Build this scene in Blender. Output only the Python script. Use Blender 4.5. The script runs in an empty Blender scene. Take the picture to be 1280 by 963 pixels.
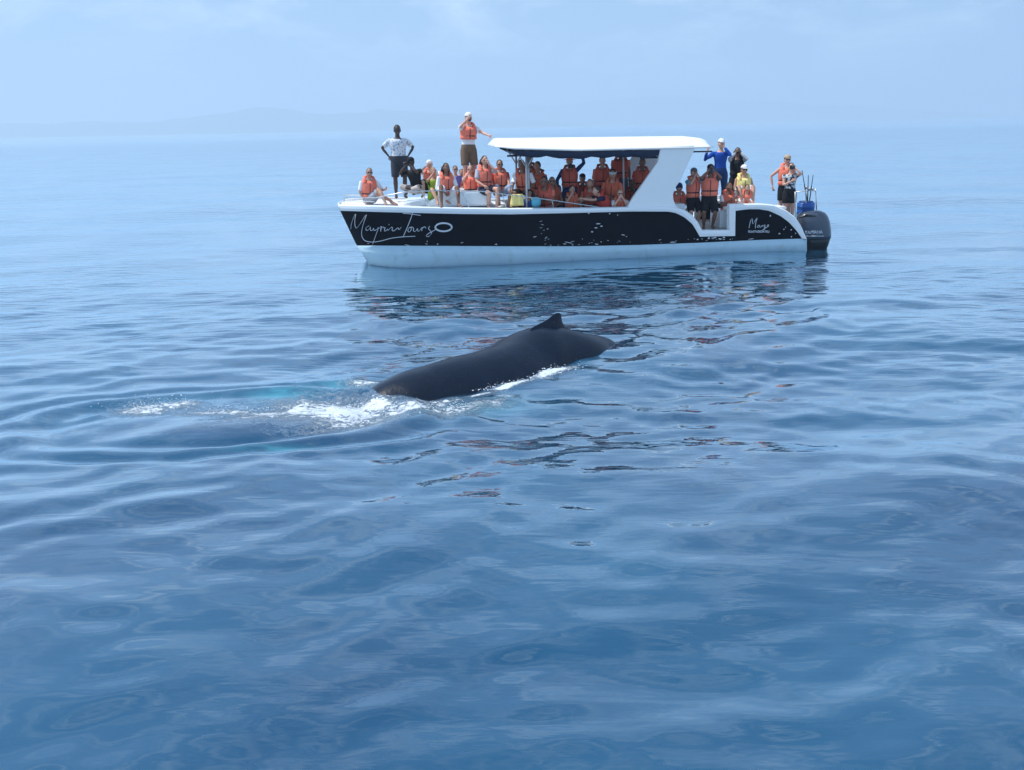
import bpy, bmesh, math, random
import numpy as np
from mathutils import Vector, Matrix, Quaternion, noise as mnoise

R = math.radians
random.seed(7)
rng = np.random.default_rng(11)
scene = bpy.context.scene
col = scene.collection

# ------------------------------------------------------------------ camera
CAM_H, F_PX, PITCH, ROLL = 3.45, 1100.0, R(16.36), R(1.2)
cam_data = bpy.data.cameras.new('camera')
cam = bpy.data.objects.new('camera', cam_data)
col.objects.link(cam)
cam_data.sensor_width = 36.0
cam_data.lens = F_PX / 1280.0 * 36.0
cam_data.clip_start = 0.1
cam_data.clip_end = 40000
fwd = Vector((0, math.cos(PITCH), -math.sin(PITCH)))
right = Vector((1, 0, 0))
up = right.cross(fwd)
rollm = Matrix.Rotation(-ROLL, 3, fwd) if False else Matrix.Rotation(ROLL, 3, fwd)
right, up = rollm @ right, rollm @ up
M3 = Matrix((right, up, -fwd)).transposed()
cam.matrix_world = Matrix.Translation((0, 0, CAM_H)) @ M3.to_4x4()
scene.camera = cam
CAM = Vector((0, 0, CAM_H))


def ray(px, py):
    return (fwd * F_PX + right * (px - 640) - up * (py - 481.5)).normalized()


def ground(px, py, z=0.0):
    d = ray(px, py)
    return CAM + d * ((z - CAM_H) / d.z)


# ------------------------------------------------------------------ sky, sun, exposure
SUN_EL, SUN_AZ = R(60), R(-84)          # azimuth measured from +Y towards +X
world = bpy.data.worlds.new('World')
scene.world = world
world.use_nodes = True
wn, wl = world.node_tree.nodes, world.node_tree.links
wn.clear()
w_out = wn.new('ShaderNodeOutputWorld')
w_bg = wn.new('ShaderNodeBackground')
sky = wn.new('ShaderNodeTexSky')
sky.sky_type = 'NISHITA'
sky.sun_disc = False
sky.sun_elevation = SUN_EL
sky.sun_rotation = SUN_AZ
sky.air_density = 1.0
sky.dust_density = 1.2
sky.ozone_density = 3.0
w_tint = wn.new('ShaderNodeMix'); w_tint.data_type = 'RGBA'; w_tint.blend_type = 'MULTIPLY'
w_tint.inputs['Factor'].default_value = 1.0
w_tint.inputs['B'].default_value = (0.50, 0.89, 1.30, 1)
# thin high haze: lifts the upper sky towards an even pale blue
w_veil = wn.new('ShaderNodeMix'); w_veil.data_type = 'RGBA'
w_veil.inputs['B'].default_value = (4.45, 6.75, 9.7, 1)
# faint cloud wisps
w_tc = wn.new('ShaderNodeTexCoord')
w_map = wn.new('ShaderNodeMapping'); w_map.inputs['Scale'].default_value = (1.0, 1.0, 2.6)
w_noise = wn.new('ShaderNodeTexNoise')
w_noise.inputs['Scale'].default_value = 7.5; w_noise.inputs['Detail'].default_value = 7
w_noise.inputs['Roughness'].default_value = 0.62; w_noise.inputs['Distortion'].default_value = 0.4
w_ramp = wn.new('ShaderNodeMapRange')
w_ramp.inputs['From Min'].default_value = 0.46; w_ramp.inputs['From Max'].default_value = 0.75
w_ramp.inputs['To Min'].default_value = 0.0; w_ramp.inputs['To Max'].default_value = 1.0
w_cl = wn.new('ShaderNodeMix'); w_cl.data_type = 'RGBA'
w_cl.inputs['B'].default_value = (8.8, 10.6, 12.6, 1)
wl.new(sky.outputs[0], w_tint.inputs['A'])
w_sep = wn.new('ShaderNodeSeparateXYZ'); w_el = wn.new('ShaderNodeMapRange')
for k_, v_ in zip(('From Min', 'From Max', 'To Min', 'To Max'), (0.1, 0.95, 0.72, 0.25)): w_el.inputs[k_].default_value = v_
wl.new(w_tint.outputs['Result'], w_veil.inputs['A'])
wl.new(w_veil.outputs['Result'], w_cl.inputs['A'])
wl.new(w_tc.outputs['Generated'], w_sep.inputs[0]); wl.new(w_sep.outputs['Z'], w_el.inputs['Value'])
wl.new(w_el.outputs[0], w_veil.inputs['Factor'])
wl.new(w_tc.outputs['Generated'], w_map.inputs['Vector'])
wl.new(w_map.outputs[0], w_noise.inputs['Vector'])
wl.new(w_noise.outputs['Fac'], w_ramp.inputs['Value'])
wl.new(w_ramp.outputs[0], w_cl.inputs['Factor'])
wl.new(w_cl.outputs['Result'], w_bg.inputs['Color'])
w_bg.inputs['Strength'].default_value = 0.094
wl.new(w_bg.outputs[0], w_out.inputs['Surface'])

sun_d = bpy.data.lights.new('sun', 'SUN')
sun_d.energy = 4.8
sun_d.angle = R(0.5)
sun_d.color = (1.0, 0.96, 0.90)
sun = bpy.data.objects.new('sun', sun_d)
col.objects.link(sun)
to_sun = Vector((math.sin(SUN_AZ) * math.cos(SUN_EL), math.cos(SUN_AZ) * math.cos(SUN_EL), math.sin(SUN_EL)))
sun.rotation_euler = to_sun.to_track_quat('Z', 'Y').to_euler()
sun.location = to_sun * 60

scene.view_settings.view_transform = 'Standard'
scene.view_settings.look = 'None'
scene.view_settings.exposure = 0.08
scene.view_settings.gamma = 1.0
scene.render.engine = 'CYCLES'
scene.cycles.use_denoising = True
scene.cycles.max_bounces = 8
scene.cycles.volume_bounces = 1
scene.cycles.transparent_max_bounces = 8
scene.cycles.sample_clamp_indirect = 6
scene.cycles.sample_clamp_direct = 12


# ------------------------------------------------------------------ helpers
def tag(o, label=None, cat=None, group=None, kind=None):
    if label: o['label'] = label
    if cat: o['category'] = cat
    if group: o['group'] = group
    if kind: o['kind'] = kind
    return o


def add_obj(name, me, parent=None, mats=None, smooth=True):
    o = bpy.data.objects.new(name, me)
    col.objects.link(o)
    if parent is not None:
        o.parent = parent
    for m in (mats or []):
        me.materials.append(m)
    if smooth and len(me.polygons):
        me.polygons.foreach_set('use_smooth', [True] * len(me.polygons))
    return o


def empty(name, mat=None, parent=None):
    o = bpy.data.objects.new(name, None)
    col.objects.link(o)
    o.empty_display_size = 0.3
    if mat is not None:
        o.matrix_world = mat
    if parent is not None:
        o.parent = parent
    return o


MATS = {}


def pmat(name, color, rough=0.6, spec=0.5, metal=0.0, coat=0.0, var=0.12, scale=9.0, bump=0.0, bscale=40.0,
         subsurf=0.0, second=None, thresh=(0.5, 0.56)):
    if name in MATS:
        return MATS[name]
    m = bpy.data.materials.new(name)
    m.use_nodes = True
    n, l = m.node_tree.nodes, m.node_tree.links
    b = n['Principled BSDF']
    b.inputs['Roughness'].default_value = rough
    b.inputs['Specular IOR Level'].default_value = spec
    b.inputs['Metallic'].default_value = metal
    b.inputs['Coat Weight'].default_value = coat
    tc = n.new('ShaderNodeTexCoord')
    nz = n.new('ShaderNodeTexNoise'); nz.inputs['Scale'].default_value = scale; nz.inputs['Detail'].default_value = 5
    l.new(tc.outputs['Object'], nz.inputs['Vector'])
    mix = n.new('ShaderNodeMix'); mix.data_type = 'RGBA'
    c = color
    mix.inputs['A'].default_value = (c[0] * (1 - var), c[1] * (1 - var), c[2] * (1 - var), 1)
    mix.inputs['B'].default_value = (min(1, c[0] * (1 + var)), min(1, c[1] * (1 + var)), min(1, c[2] * (1 + var)), 1)
    l.new(nz.outputs['Fac'], mix.inputs['Factor'])
    outc = mix.outputs['Result']
    if second is not None:
        n2 = n.new('ShaderNodeTexNoise'); n2.inputs['Scale'].default_value = bscale; n2.inputs['Detail'].default_value = 2
        l.new(tc.outputs['Object'], n2.inputs['Vector'])
        mr = n.new('ShaderNodeMapRange'); mr.inputs['From Min'].default_value = thresh[0]; mr.inputs['From Max'].default_value = thresh[1]
        l.new(n2.outputs['Fac'], mr.inputs['Value'])
        mx = n.new('ShaderNodeMix'); mx.data_type = 'RGBA'; mx.inputs['B'].default_value = (*second, 1)
        l.new(outc, mx.inputs['A']); l.new(mr.outputs[0], mx.inputs['Factor'])
        outc = mx.outputs['Result']
    l.new(outc, b.inputs['Base Color'])
    if bump:
        n3 = n.new('ShaderNodeTexNoise'); n3.inputs['Scale'].default_value = bscale; n3.inputs['Detail'].default_value = 4
        l.new(tc.outputs['Object'], n3.inputs['Vector'])
        bp = n.new('ShaderNodeBump'); bp.inputs['Strength'].default_value = bump; bp.inputs['Distance'].default_value = 0.01
        l.new(n3.outputs['Fac'], bp.inputs['Height']); l.new(bp.outputs[0], b.inputs['Normal'])
    MATS[name] = m
    return m


class MB:
    """collects closed shapes and links them as one mesh"""
    def __init__(self):
        self.V, self.F, self.MI = [], [], []
        self.mi = 0

    def add(self, vs, fs):
        o = len(self.V)
        self.V += [tuple(v) for v in vs]
        for f in fs:
            self.F.append([i + o for i in f]); self.MI.append(self.mi)

    def tube(self, pts, radii, n=8, side=(1, 0, 0), cap=True):
        pts = [Vector(p) for p in pts]
        rings = []
        side = Vector(side)
        for i, p in enumerate(pts):
            a = pts[max(i - 1, 0)]; b = pts[min(i + 1, len(pts) - 1)]
            t = (b - a)
            t = t.normalized() if t.length > 1e-9 else Vector((0, 0, 1))
            s = side - t * side.dot(t)
            if s.length < 1e-3:
                s = Vector((0.3, 1, 0.2)); s = s - t * s.dot(t)
            s.normalize(); u = t.cross(s)
            r = radii[i] if isinstance(radii, (list, tuple)) and not isinstance(radii[0], (int, float)) or isinstance(radii, list) else radii
            if isinstance(r, (int, float)): r = (r, r)
            rings.append([p + s * (r[0] * math.cos(2 * math.pi * k / n)) + u * (r[1] * math.sin(2 * math.pi * k / n)) for k in range(n)])
        vs = [v for rg in rings for v in rg]
        fs = []
        m = len(rings)
        for i in range(m - 1):
            for k in range(n):
                k2 = (k + 1) % n
                fs.append([i * n + k, i * n + k2, (i + 1) * n + k2, (i + 1) * n + k])
        if cap:
            fs.append([k for k in range(n)][::-1])
            fs.append([(m - 1) * n + k for k in range(n)])
        self.add(vs, fs)
        return self

    def ball(self, c, r, nu=10, nv=7, rot=None, fn=None):
        c = Vector(c)
        if isinstance(r, (int, float)): r = (r, r, r)
        vs = []
        def P(u, v):
            d = Vector((math.cos(u) * math.cos(v), math.sin(u) * math.cos(v), math.sin(v)))
            p = Vector((d.x * r[0], d.y * r[1], d.z * r[2]))
            if fn: p = fn(d, p)
            if rot is not None: p = rot @ p
            return c + p
        vs.append(P(0, -math.pi / 2))
        for j in range(1, nv):
            v = -math.pi / 2 + math.pi * j / nv
            for i in range(nu): vs.append(P(2 * math.pi * i / nu, v))
        vs.append(P(0, math.pi / 2))
        fs = []
        for i in range(nu):
            fs.append([0, 1 + (i + 1) % nu, 1 + i])
        for j in range(nv - 2):
            for i in range(nu):
                a = 1 + j * nu + i; b = 1 + j * nu + (i + 1) % nu
                fs.append([a, b, b + nu, a + nu])
        top = len(vs) - 1; base = 1 + (nv - 2) * nu
        for i in range(nu):
            fs.append([base + i, base + (i + 1) % nu, top])
        self.add(vs, fs)
        return self

    def box(self, c, s, rot=None):
        c = Vector(c)
        vs = []
        for dz in (-1, 1):
            for dx, dy in ((-1, -1), (1, -1), (1, 1), (-1, 1)):
                p = Vector((dx * s[0] / 2, dy * s[1] / 2, dz * s[2] / 2))
                vs.append(c + (rot @ p if rot is not None else p))
        self.add(vs, [[3, 2, 1, 0], [4, 5, 6, 7], [0, 1, 5, 4], [1, 2, 6, 5], [2, 3, 7, 6], [3, 0, 4, 7]])
        return self

    def prism(self, poly, y0, y1, tf=None):
        """poly: list of (x, z); extruded from y0 to y1"""
        n = len(poly)
        vs = [Vector((p[0], y0, p[1])) for p in poly] + [Vector((p[0], y1, p[1])) for p in poly]
        if tf: vs = [tf(v) for v in vs]
        fs = [list(range(n)), list(range(n, 2 * n))[::-1]]
        for i in range(n):
            j = (i + 1) % n
            fs.append([i, i + n, j + n, j])
        self.add(vs, fs)
        return self

    def mesh(self, name):
        me = bpy.data.meshes.new(name)
        me.from_pydata(self.V, [], self.F)
        if any(self.MI): me.polygons.foreach_set('material_index', self.MI)
        me.update()
        return me

    def build(self, name, mats, parent=None, smooth=True, bevel=0.0, recalc=True):
        me = self.mesh(name)
        if recalc or bevel:
            bm = bmesh.new(); bm.from_mesh(me)
            if bevel:
                bmesh.ops.bevel(bm, geom=[e for e in bm.edges if e.is_manifold and e.calc_face_angle(0) > 0.5], offset=bevel, segments=2,
                                affect='EDGES', clamp_overlap=True)
            bmesh.ops.recalc_face_normals(bm, faces=bm.faces)
            bm.to_mesh(me); bm.free()
        if not isinstance(mats, (list, tuple)): mats = [mats]
        return add_obj(name, me, parent, mats, smooth)


def remeshed(mb, name, voxel, smooth=2):
    """one continuous closed surface out of overlapping volumes"""
    me = mb.mesh('tmp')
    o = bpy.data.objects.new('tmp', me); col.objects.link(o)
    md = o.modifiers.new('r', 'REMESH'); md.mode = 'VOXEL'; md.voxel_size = voxel
    if smooth:
        sm = o.modifiers.new('s', 'SMOOTH'); sm.factor = 0.5; sm.iterations = smooth
    dg = bpy.context.evaluated_depsgraph_get()
    out = bpy.data.meshes.new_from_object(o.evaluated_get(dg))
    bpy.data.objects.remove(o); bpy.data.meshes.remove(me)
    out.name = name
    return out


# ------------------------------------------------------------------ boat frame (needed by the water and by everyone aboard)
G1, G2 = ground(462, 335), ground(1003, 316)
bx = (G2 - G1); bx.z = 0; bx.normalize()
by = Vector((-bx.y, bx.x, 0))
BOAT = Matrix(((bx.x, by.x, 0, G1.x), (bx.y, by.y, 0, G1.y), (0, 0, 1, 0), (0, 0, 0, 1)))
BOATI = BOAT.inverted()
cam_l = BOATI @ CAM


def at(px, py, y=0.0):
    """where the sight line through a photo pixel meets the boat's lengthwise plane y metres in from its near side"""
    d = BOATI.to_3x3() @ ray(px, py)
    t = (y - cam_l.y) / d.y
    p = cam_l + d * t
    return Vector((p.x, y, p.z))

# ------------------------------------------------------------------ sea
def wave_set(n, l0, l1, slope, spread, seed, power=0.0):
    g = np.random.default_rng(seed)
    lam = np.exp(g.uniform(math.log(l0), math.log(l1), n))
    th = g.normal(R(-84), spread, n)
    k = 2 * np.pi / lam
    wgt = lam ** power
    wgt /= np.sqrt((wgt ** 2).sum() / 2)
    return lam, k * np.cos(th), k * np.sin(th), slope * wgt / k, g.uniform(0, 2 * np.pi, n)


rows = []
y = 1500.0
while y > 26:
    rows.append(3036.0 / y)
    y -= 2.2 if y > 520 else (1.05 if y > 110 else 1.6)
r = rows[-1]
while r < 8200:
    r *= 1.055
    rows.append(r)
rows = np.array([0.35, 0.9, 1.5] + rows)
th_d = np.linspace(R(-43), R(43), 560)
th_o = np.linspace(R(43), R(317), 46)[1:-1]
ths = np.concatenate([th_d, th_o])
RR, TT = np.meshgrid(rows, ths, indexing='ij')
WX, WY = RR * np.sin(TT), RR * np.cos(TT)
dr = np.gradient(rows)[:, None] * np.ones_like(RR)
dt = np.where(TT <= R(43.01), R(86) / 559, R(6)) * RR
SP = np.maximum(dr, dt * 0.6)


def smooth(a, b, x):
    t = np.clip((x - a) / (b - a), 0, 1)
    return t * t * (3 - 2 * t)


def vnoise(x, y, seed):
    """smooth noise from a few sines"""
    g = np.random.default_rng(seed)
    s = np.zeros_like(x)
    for i in range(7):
        a = g.uniform(0, 2 * np.pi); f = g.uniform(0.5, 1.6)
        s += np.sin((x * math.cos(a) + y * math.sin(a)) * f + g.uniform(0, 6.28))
    return s / 7 * 1.4


WXw = WX + 0.35 * vnoise(WX * 0.9, WY * 0.9, 5) + 0.10 * vnoise(WX * 3.1, WY * 3.1, 6)
WYw = WY + 0.30 * vnoise(WX * 0.8, WY * 0.8, 8) + 0.08 * vnoise(WX * 2.7, WY * 2.7, 9)
Z = np.zeros_like(RR)
patch = np.clip(0.85 + 0.55 * vnoise(WX * 0.35, WY * 0.5, 21), 0.25, 1.6)
for (n, l0, l1, sl, spd, sd, pw, pat) in ((18, 3.5, 14.0, 0.036, R(28), 1, 0.0, 0), (38, 1.0, 3.5, 0.050, R(24), 2, 0.0, 0.5),
                                         (46, 0.32, 1.0, 0.085, R(28), 3, 0.25, 1.0)):
    lam, kx, ky, am, ph = wave_set(n, l0, l1, sl, spd, sd, pw)
    for i in range(n):
        w = smooth(2.2, 4.6, lam[i] / SP)
        if w.max() <= 0: continue
        w = w * (1 + pat * (patch - 1))
        Z += am[i] * w * np.sin(kx[i] * WXw + ky[i] * WYw + ph[i])


Z *= 0.62 + 0.38 * smooth(4, 12, RR)


def gpix(px, py):
    p = ground(px, py); return p.x, p.y


def ell(px, py, rx, ry, ang=0.0):
    cx, cy = gpix(px, py)
    ca, sa = math.cos(ang), math.sin(ang)
    dx, dy = WX - cx, WY - cy
    u = (dx * ca + dy * sa) / rx; v = (-dx * sa + dy * ca) / ry
    return np.sqrt(u * u + v * v)


WH_ANG = math.atan2(*(lambda a, b: (b[1] - a[1], b[0] - a[0]))(gpix(470, 494), gpix(777, 436)))
# the smooth swell pushed up round the diving head: ring ridges
e1 = ell(265, 522, 2.55, 1.25, R(4)) + 0.07 * vnoise(WX * 1.6, WY * 2.2, 90) + 0.03 * vnoise(WX * 4, WY * 5, 91)
ring = np.exp(-((e1 - 1.0) / 0.10) ** 2) * 0.075 - np.exp(-((e1 - 0.80) / 0.09) ** 2) * 0.06 + np.exp(-((e1 - 1.28) / 0.11) ** 2) * 0.036 \
    - np.exp(-((e1 - 1.14) / 0.07) ** 2) * 0.022
mod = 0.75 + 0.6 * vnoise(WX * 1.3, WY * 1.3, 33)
Z += ring * mod
e2 = ell(330, 528, 1.7, 0.42, R(10))
Z += 0.10 * np.exp(-e2 ** 2 * 1.6)                      # back just under the surface
calm = 1 - 0.55 * np.exp(-e1 ** 4)
# foam
foam = np.zeros_like(RR)
for (px, py, rx, ry, a, s) in (
        (430, 512, .90, 1.0, 0.1, 1.2), (470, 500, .45, .50, 0.3, 1.15), (510, 508, .75, .45, 0.35, 1.05), (565, 508, .65, .45, .3, .95), (385, 510, .85, .95, .1, 1.08),
        (545, 497, .60, .20, .35, 1.0), (605, 500, .70, .35, .3, .86), (640, 478, .55, .13, WH_ANG, 1.35), (690, 462, .55, .20, WH_ANG + .1, 1.35), (600, 488, .4, .10, WH_ANG, 1.1),
        (180, 508, .65, .50, .1, 1.0), (222, 503, .55, .35, .1, .98), (165, 511, .40, .18, .1, .8), (340, 513, 1.0, .22, .06, 1.0), (280, 514, 1.1, .18, .06, .95), (455, 478, .45, .30, .2, .95),
        (430, 528, .75, .30, .2, .90), (395, 536, .8, .14, .15, .66), (320, 500, .7, .3, .1, .60), (715, 457, .26, .20, .3, .85),
        (500, 476, .50, .10, .5, .8), (250, 508, .9, .3, .1, .66), (330, 522, 1.0, .5, .06, .84), (400, 520, .8, .6, .1, .84), (1052, 318, .5, .5, 0, .5), (1170, 312, 1.2, .4, .3, .42)):
    e = ell(px, py, rx, ry, a)
    foam = np.maximum(foam, s * np.clip(1.25 - e, 0, 1))
turb = np.exp(-ell(450, 505, 1.35, .8, .2) ** 2) + 0.7 * np.exp(-ell(690, 463, .7, .35, WH_ANG) ** 2) + .8 * np.exp(-ell(200, 503, .8, .5, .1) ** 2)
lam, kx, ky, am, ph = wave_set(40, 0.10, 0.5, 0.17, R(80), 44, 0.3)
for i in range(40):
    w = smooth(2.2, 4.5, lam[i] / SP) * turb
    Z += am[i] * w * np.sin(kx[i] * WX + ky[i] * WY + ph[i])
Z += 0.02 * foam * (0.5 + vnoise(WX * 9, WY * 9, 71))
# pale flipper and bubbles under water, put into the sea colour as turquoise
pale = np.maximum.reduce([0.62 * np.exp(-(ell(350, 492, .55, .38, .12)) ** 2 * 1.5), 0.55 * np.exp(-(ell(410, 482, .6, .35, .12)) ** 2 * 1.5),
                          0.5 * np.exp(-(ell(345, 562, .75, .12, .05)) ** 2 * 2), 0.45 * np.exp(-(ell(600, 503, .9, .35, .3)) ** 2),
                          0.12 * np.exp(-(ell(250, 497, .9, .35, .1)) ** 2)])
backm = np.exp(-(ell(290, 530, 1.6, .36, R(6))) ** 4)
Z = Z * np.where(RR > 2000, 0.2, 1)

nr, nt = RR.shape
verts = np.stack([WX, WY, Z], -1).reshape(-1, 3)
verts = np.vstack([verts, [[0, 0, 0]]])
idx = np.arange(nr * nt).reshape(nr, nt)
a_ = idx[:-1, :]; b_ = np.roll(idx, -1, 1)[:-1, :]; c_ = np.roll(idx, -1, 1)[1:, :]; d_ = idx[1:, :]
quads = np.stack([a_, b_, c_, d_], -1).reshape(-1, 4)
tri = np.stack([idx[0], np.roll(idx[0], -1), np.full(nt, nr * nt)], -1)
me = bpy.data.meshes.new('sea')
me.vertices.add(len(verts)); me.vertices.foreach_set('co', verts.ravel())
nl = quads.size + tri.size
me.loops.add(nl); me.loops.foreach_set('vertex_index', np.concatenate([quads.ravel(), tri[:, ::-1].ravel()]))
me.polygons.add(len(quads) + len(tri))
ls = np.concatenate([np.arange(len(quads)) * 4, quads.size + np.arange(len(tri)) * 3])
me.polygons.foreach_set('loop_start', ls)
me.update(calc_edges=True)
me.validate()
for nm, arr in (('foam', foam), ('pale', pale), ('back', backm), ('turb', np.clip(turb, 0, 1.5))):
    at_ = me.attributes.new(nm, 'FLOAT', 'POINT')
    at_.data.foreach_set('value', np.append(arr.ravel(), 0.0).astype(np.float32))

wm = bpy.data.materials.new('sea_water'); wm.use_nodes = True
n, l = wm.node_tree.nodes, wm.node_tree.links
n.remove(n['Principled BSDF'])
w_out_ = n['Material Output']
bd = n.new('ShaderNodeBsdfDiffuse'); bg_ = n.new('ShaderNodeBsdfGlossy'); bg_.inputs['Color'].default_value = (0.88, 0.96, 1.0, 1); fr_ = n.new('ShaderNodeFresnel'); fr_.inputs['IOR'].default_value = 1.40
wmx = n.new('ShaderNodeMixShader')
l.new(bd.outputs[0], wmx.inputs[1]); l.new(bg_.outputs[0], wmx.inputs[2]); l.new(wmx.outputs[0], w_out_.inputs['Surface'])


def math_node(op, a=None, b_=None, clamp=False):
    m = n.new('ShaderNodeMath'); m.operation = op; m.use_clamp = clamp
    for i, v in enumerate((a, b_)):
        if v is None: continue
        if isinstance(v, (int, float)): m.inputs[i].default_value = v
        else: l.new(v, m.inputs[i])
    return m.outputs[0]


def rng_node(v, a, b_, c=0.0, d=1.0, smoothst=False):
    m = n.new('ShaderNodeMapRange')
    if smoothst: m.interpolation_type = 'SMOOTHSTEP'
    l.new(v, m.inputs['Value'])
    for k_, x_ in zip(('From Min', 'From Max', 'To Min', 'To Max'), (a, b_, c, d)): m.inputs[k_].default_value = x_
    return m.outputs[0]


def attr(nm):
    a = n.new('ShaderNodeAttribute'); a.attribute_name = nm; return a.outputs['Fac']


def noise_node(scale, detail=4, rough=0.5, dist=0.0, sc=(1, 1, 1), rot=0.0):
    mp = n.new('ShaderNodeMapping'); mp.inputs['Scale'].default_value = sc; mp.inputs['Rotation'].default_value = (0, 0, rot)
    l.new(tc.outputs['Object'], mp.inputs['Vector'])
    t = n.new('ShaderNodeTexNoise'); t.inputs['Scale'].default_value = scale; t.inputs['Detail'].default_value = detail
    t.inputs['Roughness'].default_value = rough; t.inputs['Distortion'].default_value = dist
    l.new(mp.outputs[0], t.inputs['Vector'])
    return t.outputs['Fac']


tc = n.new('ShaderNodeTexCoord')
sep = n.new('ShaderNodeSeparateXYZ'); l.new(tc.outputs['Object'], sep.inputs[0])
lenn = n.new('ShaderNodeVectorMath'); lenn.operation = 'LENGTH'; l.new(tc.outputs['Object'], lenn.inputs[0])
dist = lenn.outputs['Value']
# body colour of the water: deep blue, slowly varying
mixb = n.new('ShaderNodeMix'); mixb.data_type = 'RGBA'
mixb.inputs['A'].default_value = (0.003, 0.041, 0.100, 1); mixb.inputs['B'].default_value = (0.005, 0.072, 0.148, 1)
l.new(rng_node(noise_node(0.22, 2), 0.35, 0.65), mixb.inputs['Factor'])
mixp = n.new('ShaderNodeMix'); mixp.data_type = 'RGBA'; mixp.inputs['B'].default_value = (0.07, 0.36, 0.45, 1)
l.new(mixb.outputs['Result'], mixp.inputs['A'])
l.new(math_node('MULTIPLY', attr('pale'), rng_node(noise_node(3.2, 3, .5, .6, (.6, 1.6, 1)), .35, .6, .25, 1.0)), mixp.inputs['Factor'])
mixk = n.new('ShaderNodeMix'); mixk.data_type = 'RGBA'; mixk.inputs['B'].default_value = (0.035, 0.060, 0.11, 1)
l.new(mixp.outputs['Result'], mixk.inputs['A']); l.new(math_node('MULTIPLY', attr('back'), 0.7), mixk.inputs['Factor'])
# foam: lacy threshold
fn_ = noise_node(9.0, 10, 0.78, 1.6, (0.8, 1.3, 1), R(8))
fo = attr('foam')
thr = math_node('SUBTRACT', 0.80, math_node('MULTIPLY', fo, 0.36))
lace = math_node('SUBTRACT', fn_, thr)
fmask0 = math_node('ADD', math_node('MULTIPLY', rng_node(lace, -0.13, 0.02), 0.30), math_node('MULTIPLY', rng_node(lace, -0.01, 0.07, smoothst=True), 0.70))
fmask = math_node('MULTIPLY', fmask0, rng_node(fo, 0.02, 0.15))
# little specks of foam
mixf = n.new('ShaderNodeMix'); mixf.data_type = 'RGBA'; mixf.inputs['B'].default_value = (0.60, 0.67, 0.74, 1)
l.new(mixk.outputs['Result'], mixf.inputs['A']); l.new(fmask, mixf.inputs['Factor'])
l.new(mixf.outputs['Result'], bd.inputs['Color'])
l.new(math_node('MULTIPLY', math_node('SUBTRACT', 1.0, math_node('POWER', math_node('SUBTRACT', 1.0, fr_.outputs[0]), 3.5)), math_node('SUBTRACT', 1.0, math_node('MULTIPLY', fmask, .85))), wmx.inputs[0])
rg = rng_node(dist, 25, 500, 0.03, 0.16)
l.new(math_node('MAXIMUM', rg, math_node('MULTIPLY', fmask, 0.6)), bg_.inputs['Roughness'])
# ripples finer than the mesh
h1 = noise_node(3.4, 1.5, 0.45, 0.5, (0.38, 1.7, 1), R(5))
h2 = noise_node(7.0, 3, 0.5, 0.4, (0.42, 1.5, 1), R(-6))
pt = rng_node(noise_node(0.16, 2, .5, .6), 0.40, 0.62, 0.25, 1.15)
w1 = math_node('MULTIPLY', rng_node(dist, 7, 20, 0.25, 1.0), pt)
w2 = math_node('MULTIPLY', rng_node(dist, 9, 24, 0.35, 0.8), pt)
hh = math_node('ADD', math_node('MULTIPLY', math_node('MULTIPLY', h1, w1), 0.030), math_node('MULTIPLY', math_node('MULTIPLY', h2, w2), 0.007))
h3 = noise_node(0.75, 3, 0.5, 0.6, (0.45, 1.5, 1), R(4))
hh = math_node('ADD', hh, math_node('MULTIPLY', math_node('MULTIPLY', h3, rng_node(dist, 22, 60, 0, 1)), 0.085))
h4 = noise_node(22, 4, 0.6, 0.5)
hh = math_node('ADD', hh, math_node('MULTIPLY', math_node('MULTIPLY', h4, attr('turb')), 0.010))
hh = math_node('ADD', hh, math_node('MULTIPLY', fmask, 0.012))
bp = n.new('ShaderNodeBump'); bp.inputs['Strength'].default_value = 1.0; bp.inputs['Distance'].default_value = 1.0
l.new(hh, bp.inputs['Height']); 
for nd_ in (bd, bg_, fr_): l.new(bp.outputs[0], nd_.inputs['Normal'])
sea = add_obj('sea', me, None, [wm])
tag(sea, kind='structure')

# ------------------------------------------------------------------ far coast
hill_m = pmat('hill_forest', (0.05, 0.075, 0.035), 0.9, 0.2, var=0.4, scale=0.01)


def coast(name, prof, dist_, depth, seed):
    """ridge silhouette: prof is a list of (photo px, px above the horizon)"""
    xs = np.array([p[0] for p in prof], float); hs = np.array([p[1] for p in prof], float)
    N, Mm = 260, 14
    vs = []
    for i in range(N):
        px = xs[0] + (xs[-1] - xs[0]) * i / (N - 1)
        hgt = np.interp(px, xs, hs)
        az = math.atan((px - 640) / (F_PX * math.cos(PITCH) + 320 * math.sin(PITCH)))
        for j in range(Mm):
            t = j / (Mm - 1)
            d = dist_ + depth * t
            prof_t = math.sin(min(t * 1.5, 1) * math.pi / 2) ** 0.8 if t < 0.67 else 1 - (t - 0.67) * 2.5
            nz = mnoise.fractal(Vector((px * 0.02, t * 3, seed)), 0.8, 2.0, 5)
            z = hgt * dist_ / 1150.0 * prof_t * (1 + 0.10 * nz) + 2.5 * nz * min(1, hgt / 6) - 3 * (1 if j in (0, Mm - 1) else 0)
            vs.append((d * math.sin(az), d * math.cos(az), z))
    fs = [[i * Mm + j, (i + 1) * Mm + j, (i + 1) * Mm + j + 1, i * Mm + j + 1] for i in range(N - 1) for j in range(Mm - 1)]
    m_ = bpy.data.meshes.new(name); m_.from_pydata(vs, [], fs); m_.update()
    return tag(add_obj(name, m_, None, [hill_m]), kind='structure')


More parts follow.
